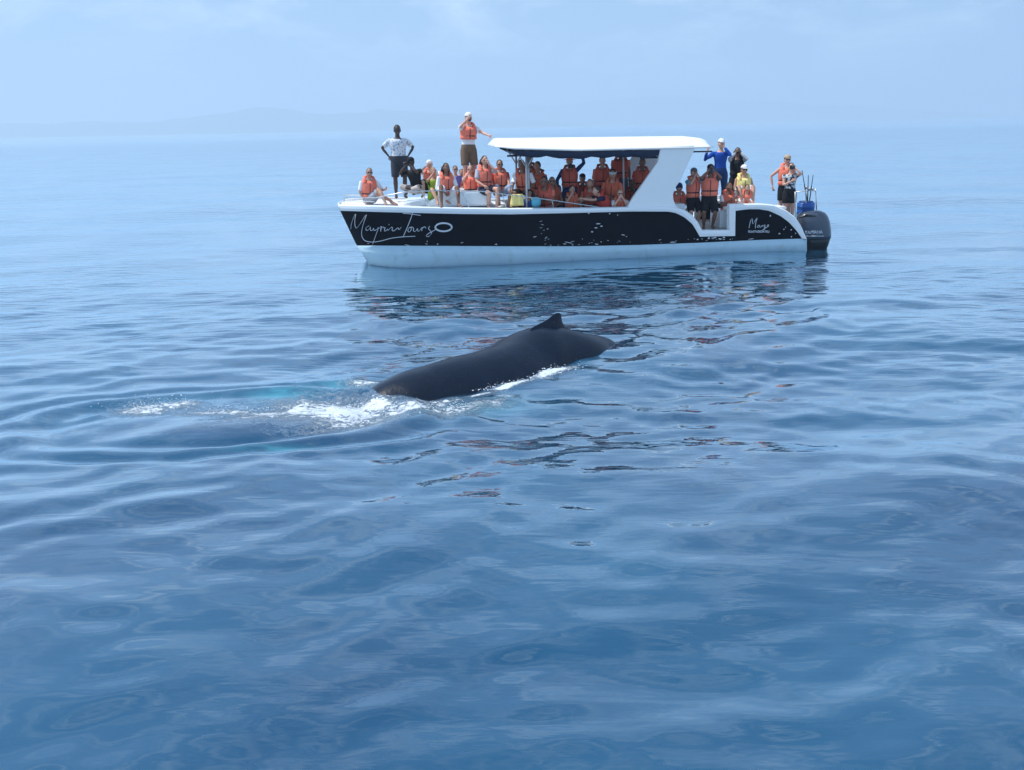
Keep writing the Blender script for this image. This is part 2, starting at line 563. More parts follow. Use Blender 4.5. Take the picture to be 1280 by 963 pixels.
coast('hills', [(-330, 8), (-150, 17), (0, 16), (60, 17), (130, 18), (200, 17), (240, 21), (285, 26), (320, 31), (345, 33), (368, 32), (390, 26), (425, 22), (455, 23),
                (480, 28), (500, 26), (560, 22), (620, 14), (700, 6), (760, 0)], 4300, 900, 3.0)
coast('hills', [(400, 0), (520, 14), (620, 24), (690, 29), (745, 32), (800, 34), (850, 36), (872, 35), (885, 30), (960, 26), (1040, 20), (1150, 10), (1260, 2)], 5600, 900, 9.0)

# the air between: even pale haze round everything
hz = MB(); hz.box((0, 0, 130), (17200, 17200, 264))
haze = hz.build('haze', [], None, smooth=False)
hm = bpy.data.materials.new('haze_air'); hm.use_nodes = True
hn = hm.node_tree.nodes; hl = hm.node_tree.links
hn.clear()
ho = hn.new('ShaderNodeOutputMaterial'); hv = hn.new('ShaderNodeVolumePrincipled')
hv.inputs['Color'].default_value = (0.63, 0.80, 0.96, 1)
hv.inputs['Density'].default_value = 0.00060
hv.inputs['Anisotropy'].default_value = 0.2
hl.new(hv.outputs[0], ho.inputs['Volume'])
haze.data.materials.append(hm)
tag(haze, kind='stuff')

# ------------------------------------------------------------------ whale
whale_m = pmat('wet_whale_skin', (0.002, 0.007, 0.019), 0.30, 0.30, coat=0.0, var=0.5, scale=5.5, bump=0.28, bscale=30, second=(0.022, 0.036, 0.062), thresh=(0.62, 0.80))
whale_m.node_tree.nodes['Principled BSDF'].inputs['Coat Roughness'].default_value = 0.3
stations = [((466, 496), (467, 491), .42), ((480, 497), (480, 478), .56), ((500, 496), (500, 467), .68), ((530, 493), (530, 459), .76), ((560, 490), (560, 449), .84),
            ((600, 484), (600, 440), .90), ((635, 476), (638, 426), .90), ((660, 470), (660, 412), .88), ((680, 463), (680, 405), .82),
            ((703, 456), (703, 409), .72), ((725, 451), (725, 414), .62), ((745, 447), (745, 417), .60), ((762, 443), (762, 421), .52), ((776, 435), (774, 426.5), .40)]
p0, p1 = ground(500, 496), ground(760, 443)
wdir = (p1 - p0); wdir.z = 0; wdir.normalize()
wperp = Vector((-wdir.y, wdir.x, 0))


def sight_z(px, py, yw):
    d = ray(px, py); t = yw / d.y
    return (CAM + d * t)


near = [ground(*st[0]) for st in stations]
near = [near[0] - wdir * 3] + near + [near[-1] + wdir * 3]


def near_dist(p):
    best = 1e9
    for a, b in zip(near, near[1:]):
        ab = b - a; t = max(0, min(1, (p - a).dot(ab) / ab.dot(ab)))
        best = min(best, (p - (a + ab * t)).length)
    return best


spine = []
for (n_, rdg, w) in stations:
    u = w * .7
    g0 = ground(*n_)
    for it in range(4):
        cand = []
        for k in range(120):
            yw = g0.y - .4 + k * .03
            p = sight_z(rdg[0], rdg[1], yw)
            q_ = Vector((p.x, p.y, 0))
            if (q_ - ground(rdg[0], n_[1])).dot(wperp) > 0 or k > 40: cand.append((abs(near_dist(q_) - u), p))
        ax = min(cand, key=lambda c_: c_[0])[1]
        zr = ax.z
        c = (zr - w) / w
        u = w * math.sqrt(max(0.03, 1 - c * c)) if c > -1 else 0.1
    spine.append((ax.x, ax.y, zr - .02, w))
s0 = spine[0]; s1 = spine[-1]
pre = []
for (px, py, zr, w) in ((60, 560, -2.0, .25), (110, 545, -1.3, .55), (170, 535, -.62, .8), (230, 528, -.40, .95), (300, 520, -.30, 1.0), (370, 512, -.42, .9), (410, 505, -.30, .7), (448, 499, -.25, .45)):
    g = ground(px, py); pre.append((g.x, g.y, zr, w))
post = []
for k, (dd, zr, w) in enumerate(((.3, -.45, .22), (.8, -1.0, .18), (1.5, -1.4, .14), (2.2, -2.1, .12))):
    post.append((s1[0] + wdir.x * dd, s1[1] + wdir.y * dd, zr, w))
sp = pre + spine + post
# resample smoothly
P = np.array(sp); L = np.concatenate([[0], np.cumsum(np.linalg.norm(np.diff(P[:, :2], axis=0), axis=1))])
q = np.linspace(0, L[-1], 200)
Pq = np.stack([np.interp(q, L, P[:, i]) for i in range(4)], 1)
ker = np.hanning(15); ker /= ker.sum()
for i in range(4):
    e = np.concatenate([np.full(7, Pq[0, i]), Pq[:, i], np.full(7, Pq[-1, i])]); Pq[:, i] = np.convolve(e, ker, 'valid')
mb = MB()
NS = 48
vs = []
for i in range(200):
    a = Pq[max(0, i - 1)]; b2 = Pq[min(199, i + 1)]
    t = Vector((b2[0] - a[0], b2[1] - a[1], 0)).normalized(); s = Vector((-t.y, t.x, 0))
    x, y_, zr, w = Pq[i]
    for k in range(NS):
        th = 2 * math.pi * k / NS
        cx, sz = math.cos(th), math.sin(th)
        # slightly keeled back: sharper towards the ridge near the fin
        keel = 0.20 if 90 < i else 0.10
        rx = w * (1 - keel * max(0, sz) ** 3)
        p = Vector((x, y_, zr - w)) + s * (cx * rx) + Vector((0, 0, sz * w))
        nz = mnoise.fractal(p * 1.7, 0.9, 2.1, 4) * 0.012
        p += (s * cx + Vector((0, 0, sz))) * nz
        vs.append(p)
fs = [[i * NS + k, i * NS + (k + 1) % NS, (i + 1) * NS + (k + 1) % NS, (i + 1) * NS + k] for i in range(199) for k in range(NS)]
fs += [list(range(NS))[::-1], [199 * NS + k for k in range(NS)]]
mb.add(vs, fs)
root_w = empty('whale', Matrix.Translation((spine[6][0], spine[6][1], 0)))
bpy.context.view_layer.update()
tag(root_w, 'dark grey humpback whale arching its back out of the water beside white foam', 'whale')
body = mb.build('body', whale_m, root_w)
body.matrix_parent_inverse = root_w.matrix_world.inverted()
# dorsal fin
axp = Vector(spine[8][:3]); yw_fin = axp.y
pl_n = wperp


def fin_pt(px, py):
    d = ray(px, py); t = (axp - CAM).dot(pl_n) / d.dot(pl_n)
    return CAM + d * t


outline = [(655, 419), (664, 410), (674, 405), (681, 401.5), (687, 397.5), (691.5, 393.5), (696, 390.9), (700.5, 391.0), (702, 394.5), (702, 399), (703.5, 404.5), (708, 409), (718, 414), (716, 432), (655, 432)]
pts = [fin_pt(*o) for o in outline]
zb, zt = min(p.z for p in pts), max(p.z for p in pts)
mbf = MB(); nO = len(pts)
cen = sum(pts, Vector()) / nO
vs = []
for sgn in (-1, 1):
    for p in pts:
        h = (p.z - zb) / (zt - zb)
        vs.append(p + pl_n * (sgn * 0.012 * (1 - h * .6)))
inner = []
for sgn in (-1, 1):
    for p in pts:
        q2 = p.lerp(cen, 0.35); h = (q2.z - zb) / (zt - zb)
        vs.append(q2 + pl_n * (sgn * (0.02 + 0.15 * (1 - h) ** 1.6)))
    vs.append(cen + pl_n * (sgn * (0.03 + 0.15 * (1 - (cen.z - zb) / (zt - zb)) ** 1.4)))
fs = []
A0, A1 = 0, nO
B0, B1 = 2 * nO, 3 * nO + 1
C0, C1 = 3 * nO, 4 * nO + 1
for i in range(nO):
    j = (i + 1) % nO
    fs += [[A0 + i, A0 + j, A1 + j, A1 + i], [A0 + i, B0 + i, B0 + j, A0 + j], [A1 + i, A1 + j, B1 + j, B1 + i], [B0 + i, C0, B0 + j], [B1 + i, B1 + j, C1]]
mbf.add(vs, fs)
fin = mbf.build('dorsal_fin', whale_m, root_w)
sbs = fin.modifiers.new('s', 'SUBSURF'); sbs.levels = 2; sbs.render_levels = 2
fin.matrix_parent_inverse = root_w.matrix_world.inverted()

# froth thrown up along the whale: clots and droplets
foam_m = pmat('white_froth', (0.74, 0.80, 0.85), 0.6, 0.3, var=0.1, scale=30)
mbd = MB()
g5 = random.Random(5)


def froth(px0, py0, px1, py1, count, spread, rmin, rmax, hgt):
    a, b3 = ground(px0, py0), ground(px1, py1)
    for i in range(count):
        t = g5.random()
        p = a.lerp(b3, t) + Vector((g5.gauss(0, spread), g5.gauss(0, spread), 0))
        r = g5.uniform(rmin, rmax) * g5.random() * .62
        p.z = abs(g5.gauss(0, hgt)) * math.exp(-abs(g5.gauss(0, .8)))
        mbd.ball(p, (r * g5.uniform(.8, 1.8), r * g5.uniform(.8, 1.5), r * g5.uniform(.4, .9)), 5, 4)


froth(600, 489, 700, 465, 300, .05, .006, .020, .018)
froth(680, 464, 715, 459, 160, .10, .006, .020, .02)
froth(400, 517, 470, 507, 360, .22, .005, .020, .02)
froth(480, 512, 600, 506, 260, .12, .005, .018, .015)
froth(150, 507, 235, 503, 260, .20, .005, .016, .02)
froth(240, 513, 400, 510, 380, .13, .004, .014, .015)
fr = mbd.build('sea_froth', foam_m, None, recalc=False)
tag(fr, kind='stuff')

# ------------------------------------------------------------------ tour boat
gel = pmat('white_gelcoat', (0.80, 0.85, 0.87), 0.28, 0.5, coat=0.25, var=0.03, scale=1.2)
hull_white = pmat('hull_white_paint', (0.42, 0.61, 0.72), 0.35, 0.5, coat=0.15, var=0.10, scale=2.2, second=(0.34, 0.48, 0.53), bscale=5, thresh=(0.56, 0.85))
hull_black = pmat('hull_black_paint', (0.003, 0.004, 0.009), 0.30, 0.10, coat=0.0, var=0.4, scale=2.5)
anti = pmat('bottom_paint', (0.10, 0.13, 0.16), 0.6)
deckm = pmat('deck_nonskid', (0.72, 0.73, 0.73), 0.6, 0.3, var=0.05, scale=6)
floorm = pmat('cockpit_floor', (0.42, 0.40, 0.37), 0.7, 0.3, var=0.1, scale=6)
gel.node_tree.nodes['Principled BSDF'].inputs['Coat Weight'].default_value = .3
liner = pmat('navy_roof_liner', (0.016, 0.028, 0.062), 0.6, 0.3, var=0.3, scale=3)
steel = pmat('stainless_tube', (0.62, 0.64, 0.66), 0.25, 0.5, metal=1.0, var=0.03)
dullpole = pmat('aluminium_pole', (0.50, 0.50, 0.50), 0.4, 0.5, metal=.6, var=0.05)
paintw = pmat('white_lettering', (0.62, 0.68, 0.74), 0.5, 0.4, var=0.03)
vinyl = pmat('white_cushion', (0.76, 0.77, 0.78), 0.5, 0.4, var=0.04)
darkpl = pmat('dark_plastic', (0.02, 0.022, 0.028), 0.45, 0.5, var=0.2)

boat = empty('tour_boat', BOAT)
tag(boat, 'black and white tour boat with hard white roof, crowded with passengers in orange life jackets', 'boat')
BEAM = 3.3


def yoff(c):
    u = max(0.0, 1 - (c - 424) / 130.0)
    return 0.02 + 0.65 * u ** 4


def lerp_tab(tab, x):
    return float(np.interp(x, [t[0] for t in tab], [t[1] for t in tab]))


OUT = [(424, 256.5), (470, 257.5), (520, 259), (580, 260.3), (635, 261), (720, 260.5), (790, 259.2), (835, 258.8), (845, 260), (858, 264), (866, 270), (873, 279), (877.5, 288.2), (911, 288.2), (911.4, 255.6),
       (951, 255.2), (967, 256.6), (983, 263.5), (994, 272), (1001.5, 283), (1007, 297), (1008, 299)]
INN = [(424, 263.5), (470, 265), (520, 266.3), (580, 267.6), (640, 268), (720, 266.2), (790, 264.4), (835, 264.6), (845, 266.5), (855, 271.5), (865, 280), (870, 288), (874.5, 296), (918.4, 295), (918.8, 263.6),
       (935, 261.6), (948, 261.6), (961, 263.6), (975, 270), (986, 278), (995, 288), (1002, 298.2), (1008, 299.2)]
BND = [(424, 307), (447, 307), (640, 308), (720, 308), (800, 306.3), (873, 303.6), (950, 300), (1002, 298.4), (1008, 300)]
WLN = [(424, 335), (462, 335), (600, 336), (700, 333.6), (800, 329), (900, 323), (1003, 316), (1008, 316)]
cols = sorted(set([424 + 4 * i for i in range(0, 147)] + [874.5, 877.5, 911, 911.4, 918.4, 918.8, 866, 870, 1002, 1008]))
cols = [c for c in cols if c <= 1008]
starts = dict(out=424.0, inn=426.3, bnd=447.0, wl=462.0, low=486.0)


def skew(c, key):
    s_ = starts[key]
    return s_ + (c - 424) * (540 - s_) / (540 - 424) if c < 540 else c


rowsN = []
for c in cols:
    yo = yoff(c)
    cc = skew(c, 'out'); po = at(cc, lerp_tab(OUT, cc), yo)
    cc = skew(c, 'inn'); pi_ = at(cc, max(lerp_tab(INN, cc), lerp_tab(OUT, cc) + .6), yo)
    cc = skew(c, 'bnd'); pb = at(cc, lerp_tab(BND, cc), yo + 0.02)
    cc = skew(c, 'wl'); pw = at(cc, lerp_tab(WLN, cc), yo + 0.10); pw.z = 0.0
    # boot line: keep the real waterline height, the hull continues below it
    pl = Vector((pw.x + (at(skew(c, 'low'), 335, yo).x - pw.x), yo + .45, -0.45))
    rowsN.append((po, pi_, pb, pw, pl))


def mir(p):
    return Vector((p.x, BEAM - p.y, p.z))


def strip(name, rows_of_pts, mat, thick=0.0, smoothf=True):
    m_ = MB()
    k = len(rows_of_pts[0]); vs = [p for rw in rows_of_pts for p in rw]
    fs = [[i * k + j, (i + 1) * k + j, (i + 1) * k + j + 1, i * k + j + 1] for i in range(len(rows_of_pts) - 1) for j in range(k - 1)]
    m_.add(vs, fs)
    o = m_.build(name, mat, boat, smooth=smoothf, recalc=True)
    if thick:
        so = o.modifiers.new('t', 'SOLIDIFY'); so.thickness = thick; so.offset = 0
    return o


eps = Vector((0, -0.022, 0))
for side in (0, 1):
    f = (lambda p: p) if side == 0 else mir
    e = eps if side == 0 else -eps
    strip('black_band', [[f(r_[1]), f(r_[1].lerp(r_[2], .5)), f(r_[2])] for r_ in rowsN], hull_black, 0.03, smoothf=False)
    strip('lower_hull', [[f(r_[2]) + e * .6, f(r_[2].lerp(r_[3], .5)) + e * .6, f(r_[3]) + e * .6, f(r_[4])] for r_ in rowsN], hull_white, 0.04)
    trim = []
    for r_ in rowsN:
        o_, i_ = f(r_[0]), f(r_[1])
        inn = Vector((0, 0.16 if side == 0 else -0.16, 0))
        lo = o_.lerp(i_, 0.10)
        trim.append([i_ + e * .2, i_ + e * 1.4, o_.lerp(i_, 0.55) + e * 2.0, lo + e * 1.6, o_ + e * .4 + Vector((0, 0, .004)), o_ + inn * .5 + Vector((0, 0, .012)), o_ + inn, o_ + inn + Vector((0, 0, -.14))])
    strip('gunwale', trim, gel if side == 0 else gel, 0.0, smoothf=False)
# bow face between the two sides, foredeck, floor, bulkhead, transom
bow = [r_ for r_ in rowsN[:1]][0]
mbb = MB()
ks = [0.0, .25, .5, .75, 1.0]
for (ia, ib, matn) in ((0, 1, 'w'), (1, 2, 'k'), (2, 3, 'w'), (3, 4, 'w')):
    pass


def face_strip(name, a, b4, mat):
    vs = []
    for t in ks:
        for p in (a, b4):
            q3 = mir(p); v = p.lerp(q3, t); v.x -= 0.10 * math.sin(math.pi * t)
            vs.append(v)
    m_ = MB(); m_.add(vs, [[2 * i, 2 * i + 2, 2 * i + 3, 2 * i + 1] for i in range(4)])
    o = m_.build(name, mat, boat); so = o.modifiers.new('t', 'SOLIDIFY'); so.thickness = .03; so.offset = 0
    return o


face_strip('bow_face', bow[0] + Vector((0, 0, -.004)), bow[1], gel)
face_strip('bow_face', bow[1], bow[2], hull_black)
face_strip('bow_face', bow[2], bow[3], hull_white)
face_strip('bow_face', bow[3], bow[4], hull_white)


def colrow(c):
    return min(range(len(cols)), key=lambda i: abs(cols[i] - c))


# foredeck sheet
m_ = MB(); vs = []; fs = []
ids = [i for i, c in enumerate(cols) if c <= 640]
for i in ids:
    p = rowsN[i][0]
    for t in (0, .5, 1):
        a, b4 = p + Vector((0, .15, -.05)), mir(p) + Vector((0, -.15, -.05))
        v = a.lerp(b4, t); v.z += 0.05 * math.sin(math.pi * t); vs.append(v)
for i in range(len(ids) - 1):
    for j in range(2): fs.append([i * 3 + j, (i + 1) * 3 + j, (i + 1) * 3 + j + 1, i * 3 + j + 1])
m_.add(vs, fs); fd = m_.build('foredeck', deckm, boat); so = fd.modifiers.new('t', 'SOLIDIFY'); so.thickness = .04; so.offset = -1
FLOOR = at(895, 288.2, 0.0).z - 0.04
xb = at(640, 262).x; xs_ = at(1003, 300).x
GUN = at(640, 261).z
m_ = MB(); m_.box(((xb + xs_) / 2, BEAM / 2, FLOOR - .03), (xs_ - xb - .06, BEAM - .12, .06)); m_.build('cockpit_floor', floorm, boat, False)
m_ = MB(); m_.box((xb, BEAM / 2, (FLOOR + GUN) / 2 - .05), (.06, BEAM - .2, GUN - FLOOR - .06)); m_.build('bulkhead', gel, boat, False)
# transom: outer white wall with a swim step
zt2 = at(1003, 292).z
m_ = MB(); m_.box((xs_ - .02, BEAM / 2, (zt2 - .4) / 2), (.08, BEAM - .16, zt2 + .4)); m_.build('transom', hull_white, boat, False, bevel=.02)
# raised stern deck the passengers stand on behind the arch
za = at(951, 256, .3).z
m_ = MB()
xa0, xa1 = at(914, 256).x, at(985, 264).x
m_.box(((xa0 + xa1) / 2 + .02, .44, za - .10), (xa1 - xa0, .60, .08)); m_.build('aft_deck', deckm, boat, False, bevel=.02)
m_ = MB(); m_.box(((xa0 + xa1) / 2 + .02, BEAM - .44, za - .10), (xa1 - xa0, .60, .08)); m_.build('aft_deck', deckm, boat, False, bevel=.02)
m_ = MB(); m_.box(((xa0 + xa1) / 2 + .02, .72, (za - .14 + FLOOR) / 2), (xa1 - xa0 - .02, .04, za - .16 - FLOOR)); m_.build('coaming_wall', gel, boat, False)

# white deck hatch (trunk) on the foredeck
hx0, hx1 = at(531, 255, .55).x, at(614, 255, .55).x
hz0, hz1 = at(570, 256, .55).z - .05, at(570, 240.5, .55).z
prof = [(hx0, hz0), (hx0 + .10, hz0 + .12), (hx0 + .35, hz1 - .08), (hx0 + .6, hz1), (hx1 - .30, hz1 + .01), (hx1 - .05, hz1 - .09), (hx1, hz1 - .16), (hx1, hz0)]
m_ = MB(); m_.prism(prof, .55, BEAM - .55); m_.build('deck_trunk', gel, boat, False, bevel=.045)
hx2, hx3 = at(500, 254, .9).x, hx0 + .3
m_ = MB(); m_.prism([(hx2, hz0), (hx2 + .15, hz0 + .10), (hx3, hz0 + .17), (hx3, hz0)], .8, BEAM - .8); m_.build('deck_step', gel, boat, False, bevel=.03)

# hard roof
yr0, yr1 = 0.0, BEAM
rx0, rx1 = at(621, 180, 0.1).x, at(893, 182, 0.1).x
zTopL, zTopR = at(640, 174.6, .28).z, at(880, 172.3, .28).z
zBotL, zBotM, zBotR = at(640, 187.0, 0).z, at(720, 189.3, 0).z, at(885, 185.5, 0).z
m_ = MB(); vs = []; fs = []
NX = 40
for i in range(NX + 1):
    t = i / NX; x = rx0 + (rx1 - rx0) * t
    px_ = 621 + 272 * t
    ztop = zTopL + (zTopR - zTopL) * t
    zb_ = lerp_tab([(621, zBotL + .06), (640, zBotL), (720, zBotM), (885, zBotR), (893, zBotR + .02)], px_)
    endl = min(1, (x - rx0) / .12); endr = min(1, (rx1 - x) / .42)
    kk = math.sqrt(max(0, 1 - (1 - endl) ** 2)) * .75 + .25 if endl < 1 else 1
    kr = math.sqrt(max(0, 1 - (1 - endr) ** 2)) if endr < 1 else 1
    ztop = zb_ + (ztop - zb_) * (kk * (kr * .92 + .08))
    mid = (zb_ + ztop) / 2
    hz_ = (ztop - zb_)
    sec = [(0.03, zb_), (0.0, zb_ + .02), (.09, zb_ + hz_ * .22), (.24, zb_ + hz_ * .62), (.36, zb_ + hz_ * .88), (.46, ztop), (BEAM / 2, ztop + .03 * kr), (BEAM - .36, ztop), (BEAM - .36, zb_ + hz_ * .88),
           (BEAM - .24, zb_ + hz_ * .62), (BEAM - .09, zb_ + hz_ * .22), (BEAM, zb_ + .02), (BEAM - .03, zb_), (BEAM / 2, zb_ - .01)]
    ins = (1 - min(1, (x - rx0) / .30)) * .10 + (1 - min(1, (rx1 - x) / .3)) ** 2 * .14
    vs += [Vector((x, min(max(y2, ins + y2 * .999 if y2 < BEAM / 2 else y2), BEAM - ins) , z2)) for y2, z2 in sec]
K = 14
for i in range(NX):
    for j in range(K):
        fs.append([i * K + j, i * K + (j + 1) % K, (i + 1) * K + (j + 1) % K, (i + 1) * K + j])
fs += [list(range(K))[::-1], [NX * K + j for j in range(K)]]
m_.add(vs, fs); m_.build('roof', pmat('white_roof', (0.84, 0.84, 0.82), .35, .5, coat=.1, var=.015, scale=1.5), boat)
# sagging navy liner under the roof, with folds
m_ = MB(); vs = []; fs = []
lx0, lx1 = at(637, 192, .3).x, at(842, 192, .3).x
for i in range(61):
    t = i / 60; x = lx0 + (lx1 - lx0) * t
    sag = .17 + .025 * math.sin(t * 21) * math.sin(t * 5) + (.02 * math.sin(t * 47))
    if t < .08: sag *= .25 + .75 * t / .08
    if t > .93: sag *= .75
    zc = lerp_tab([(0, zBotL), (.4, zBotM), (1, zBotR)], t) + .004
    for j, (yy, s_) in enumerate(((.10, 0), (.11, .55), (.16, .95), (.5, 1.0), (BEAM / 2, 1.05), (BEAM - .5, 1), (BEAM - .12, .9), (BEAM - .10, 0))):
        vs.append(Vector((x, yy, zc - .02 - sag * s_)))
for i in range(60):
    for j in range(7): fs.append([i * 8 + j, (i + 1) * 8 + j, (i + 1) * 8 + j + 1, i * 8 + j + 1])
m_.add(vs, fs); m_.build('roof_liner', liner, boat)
m_ = MB(); a = at(634, 195.2, .4); m_.tube([a, a + Vector((.55, 0, .01))], .025, 6); m_.build('rolled_curtain', liner, boat)
for (pa, pb_) in (((800, 197.2), (843, 196.5)),):
    m_ = MB(); m_.tube([at(*pa, .22), at(*pb_, .22)], .028, 6); m_.build('rolled_curtain', liner, boat)
m_ = MB(); m_.tube([at(863, 190.0, .9), at(890, 189.5, .9)], .02, 6); m_.build('roof_handrail', darkpl, boat)

# wide slanted arches carrying the roof
arch_poly = [(826, 184), (823, 202), (806, 227), (791, 248), (783, 262), (850, 262), (845, 257), (842, 250), (841.5, 243), (845, 234), (850, 227), (856, 214), (861, 203), (868, 188), (869, 182)]
pts2 = [at(px_, py_, .06) for px_, py_ in arch_poly]
m_ = MB(); m_.prism([(p.x, p.z) for p in pts2], .06, .22); ar = m_.build('arch_pillar', gel, boat, False, bevel=.02)
farp = [(p.x, p.z) for p in pts2]
m_ = MB(); m_.prism(farp, BEAM - .22, BEAM - .06); m_.build('arch_pillar', gel, boat, False, bevel=.02)
# front posts with V braces
for yy in (.35, .42, BEAM - .4):
    pt_, pbm = at(658 + (0 if yy != .42 else 3), 195, .35), at(658 + (0 if yy != .42 else 3), 252, .35)
    m_ = MB(); m_.tube([Vector((pbm.x, yy, FLOOR + .1)), Vector((pt_.x, yy, zBotL + .02))], .030, 8); m_.build('roof_post', dullpole, boat)
    if yy != .42:
        for sg in (-1, 1):
            m_ = MB(); m_.tube([Vector((pt_.x, yy, at(658, 210, .35).z)), Vector((pt_.x + sg * .27, yy, zBotL - .05))], .020, 6); m_.build('post_brace', dullpole, boat)
m_ = MB(); p = at(549, 214, 1.0); m_.tube([Vector((p.x, 1.0, hz1 - .02)), Vector((p.x, 1.0, p.z))], .028, 8); m_.build('flag_post', gel, boat)
m_ = MB(); p = at(799, 228, BEAM - .3); m_.tube([Vector((at(800, 200).x, 1.7, FLOOR)), Vector((at(797, 200).x, 1.7, zBotM))], .025, 8); m_.build('inner_post', gel, boat)

# rails
def rail(name, pix, y_, r_=.014, mat=None):
    m_ = MB(); m_.tube([at(a[0], a[1], a[2] if len(a) > 2 else y_) for a in pix], r_, 7); return m_.build(name, mat or steel, boat)


railm = pmat('white_rail_tube', (.72, .74, .76), .3, .5, var=.02)
rail('bow_rail', [(429, 248, 1.3), (440, 247.5, 1.0), (470, 247.5, .55), (484, 244.5, .35), (505, 240.5, .2), (530, 239, .15), (570, 238.6, .15), (605, 239.5, .15), (635, 243.5, .15), (690, 250.5, .12), (752, 259.6, .10)], .15, .014)
rail('bow_rail', [(429, 252, 1.3), (445, 251.5, .9), (468, 252.5, .5)], .15, .013, railm)
rail('bow_rail', [(429, 244.5, 2.0), (452, 244.5, 2.0), (475, 245, 2.1)], 2.0, .016, railm)
for (a, b4) in (((430, 248), (430, 256)), ((455, 247), (458, 256)), ((478, 246), (482, 257)), ((528, 239), (534.5, 258.5)), ((576.5, 238.8), (587, 260)), ((628, 242.5), (633, 261)), ((690, 250.5), (692, 260.5))):
    yy = 1.0 if a[0] < 440 else (.6 if a[0] < 460 else .3 if a[0] < 500 else .13)
    rail('stanchion', [(a[0], a[1], yy), (b4[0], b4[1], yy)], yy, .011)
for yy_ in (BEAM - .15,):
    rail('side_rail', [(505, 236, yy_), (560, 234, yy_), (635, 236, yy_), (752, 252, yy_)], yy_, .014)

# benches
def bench(name, px0, px1, y0, y1, ztop, mat=vinyl):
    x0, x1 = at(px0, 250, (y0 + y1) / 2).x, at(px1, 250, (y0 + y1) / 2).x
    m_ = MB(); m_.box(((x0 + x1) / 2, (y0 + y1) / 2, ztop - .05), (x1 - x0, y1 - y0, .10)); o = m_.build('bench_cushion', mat, None, False, bevel=.025)
    m2 = MB(); m2.box(((x0 + x1) / 2, (y0 + y1) / 2, (FLOOR + ztop - .10) / 2), (x1 - x0 - .06, y1 - y0 - .06, ztop - .105 - FLOOR)); b5 = m2.build('bench', gel, boat, False)
    o.parent = b5
    return b5


SEAT = FLOOR + .44
bench('bench', 664, 790, .30, .75, SEAT)
bench('bench', 664, 790, 1.35, 1.85, SEAT + .12)
bench('bench', 664, 800, BEAM - .75, BEAM - .3, SEAT + .1)
m_ = MB(); m_.box((at(842, 270, 1).x, 1.0, FLOOR + .35), (.5, .6, .7)); m_.build('helm_box', gel, boat, False, bevel=.03)
m_ = MB(); m_.box((at(906, 270, .9).x, 1.1, FLOOR + .24), (.42, .9, .48)); m_.build('stern_seat', gel, boat, False, bevel=.03)

# name on the bow, traced as painted strokes
def hull_y(px_, py_):
    """how far in from the near side the painted hull lies at a photo pixel"""
    if px_ > 570: return .02
    t = (py_ - 265) / 42.0
    lo_, hi_ = 424.0, 600.0
    for _ in range(30):
        c = (lo_ + hi_) / 2
        v = skew(c, 'inn') * (1 - t) + skew(c, 'bnd') * t
        if v < px_: lo_ = c
        else: hi_ = c
    return yoff(lo_) + .02 * t


def letter(name, strokes, ox, oy, sc_, w, closed=False):
    m_ = MB()
    for st in strokes:
        pts3 = []
        for (u_, v_) in st:
            px_, py_ = ox + u_ / sc_, oy + v_ / sc_
            # undo the bow skew: find the hull's y offset near this point
            pts3.append(at(px_, py_, hull_y(px_, py_) - (.034 if px_ > 480 else .034 + (480 - px_) * .0012)))
        # smooth
        pp = [pts3[0]]
        for a, b4 in zip(pts3, pts3[1:]):
            pp += [a.lerp(b4, .25), a.lerp(b4, .75)]
        pp.append(pts3[-1])
        m_.tube(pp, [(w, .004)] * len(pp), 6, side=(.7, 0, .7))
    return m_.build(name, paintw, boat)


S7 = 8.533
letter('name_lettering', [
    [(72, 272), (80, 200), (130, 84), (112, 190), (122, 262), (150, 250), (252, 84), (205, 215), (186, 300), (190, 355), (225, 400), (310, 410), (400, 396), (500, 366), (620, 352), (760, 346)],
    [(268, 235), (240, 248), (230, 275), (250, 288), (275, 260), (285, 240), (278, 282), (300, 288), (318, 250), (314, 286), (345, 280), (375, 240), (345, 320), (305, 432)],
    [(375, 262), (405, 232), (392, 268), (392, 296)], [(392, 280), (415, 240), (432, 262)],
    [(440, 250), (428, 288), (445, 292), (470, 262), (466, 292), (500, 250), (520, 250), (510, 288), (540, 288), (575, 250), (585, 280), (612, 248)],
    [(478, 218), (482, 224)]], 430, 255, S7, .0088)
letter('name_lettering', [
    [(628, 102), (700, 106), (818, 124)], [(735, 92), (715, 150), (680, 240), (632, 350)],
    [(712, 248), (685, 262), (680, 298), (705, 300), (722, 262), (705, 246), (745, 252), (738, 292), (765, 296), (788, 255), (783, 292), (805, 290), (838, 240), (828, 290)],
    [(832, 262), (862, 240), (872, 262)], [(915, 238), (896, 262), (925, 292), (938, 318), (900, 352), (874, 346), (890, 322), (960, 285), (985, 268)]], 430, 255, S7, .0088)
oval = [(1062 + 88 * math.cos(2 * math.pi * i / 24), 250 + 44 * math.sin(2 * math.pi * i / 24)) for i in range(25)]
letter('oval_emblem', [oval], 430, 255, S7, .022)
S9 = 9.846
letter('stern_lettering', [
    [(160, 250), (178, 160), (203, 122), (203, 215), (240, 150), (266, 112), (240, 190), (238, 252)],
    [(288, 212), (262, 225), (262, 244), (284, 236), (294, 214), (294, 242), (310, 236), (326, 208), (326, 236), (344, 210), (362, 212), (340, 244), (372, 232), (338, 282), (318, 284), (340, 262), (384, 236), (408, 212), (388, 208), (384, 228), (404, 226)]],
    920, 260, S9, .0085)
bl = []
x = 152
g6 = random.Random(3)
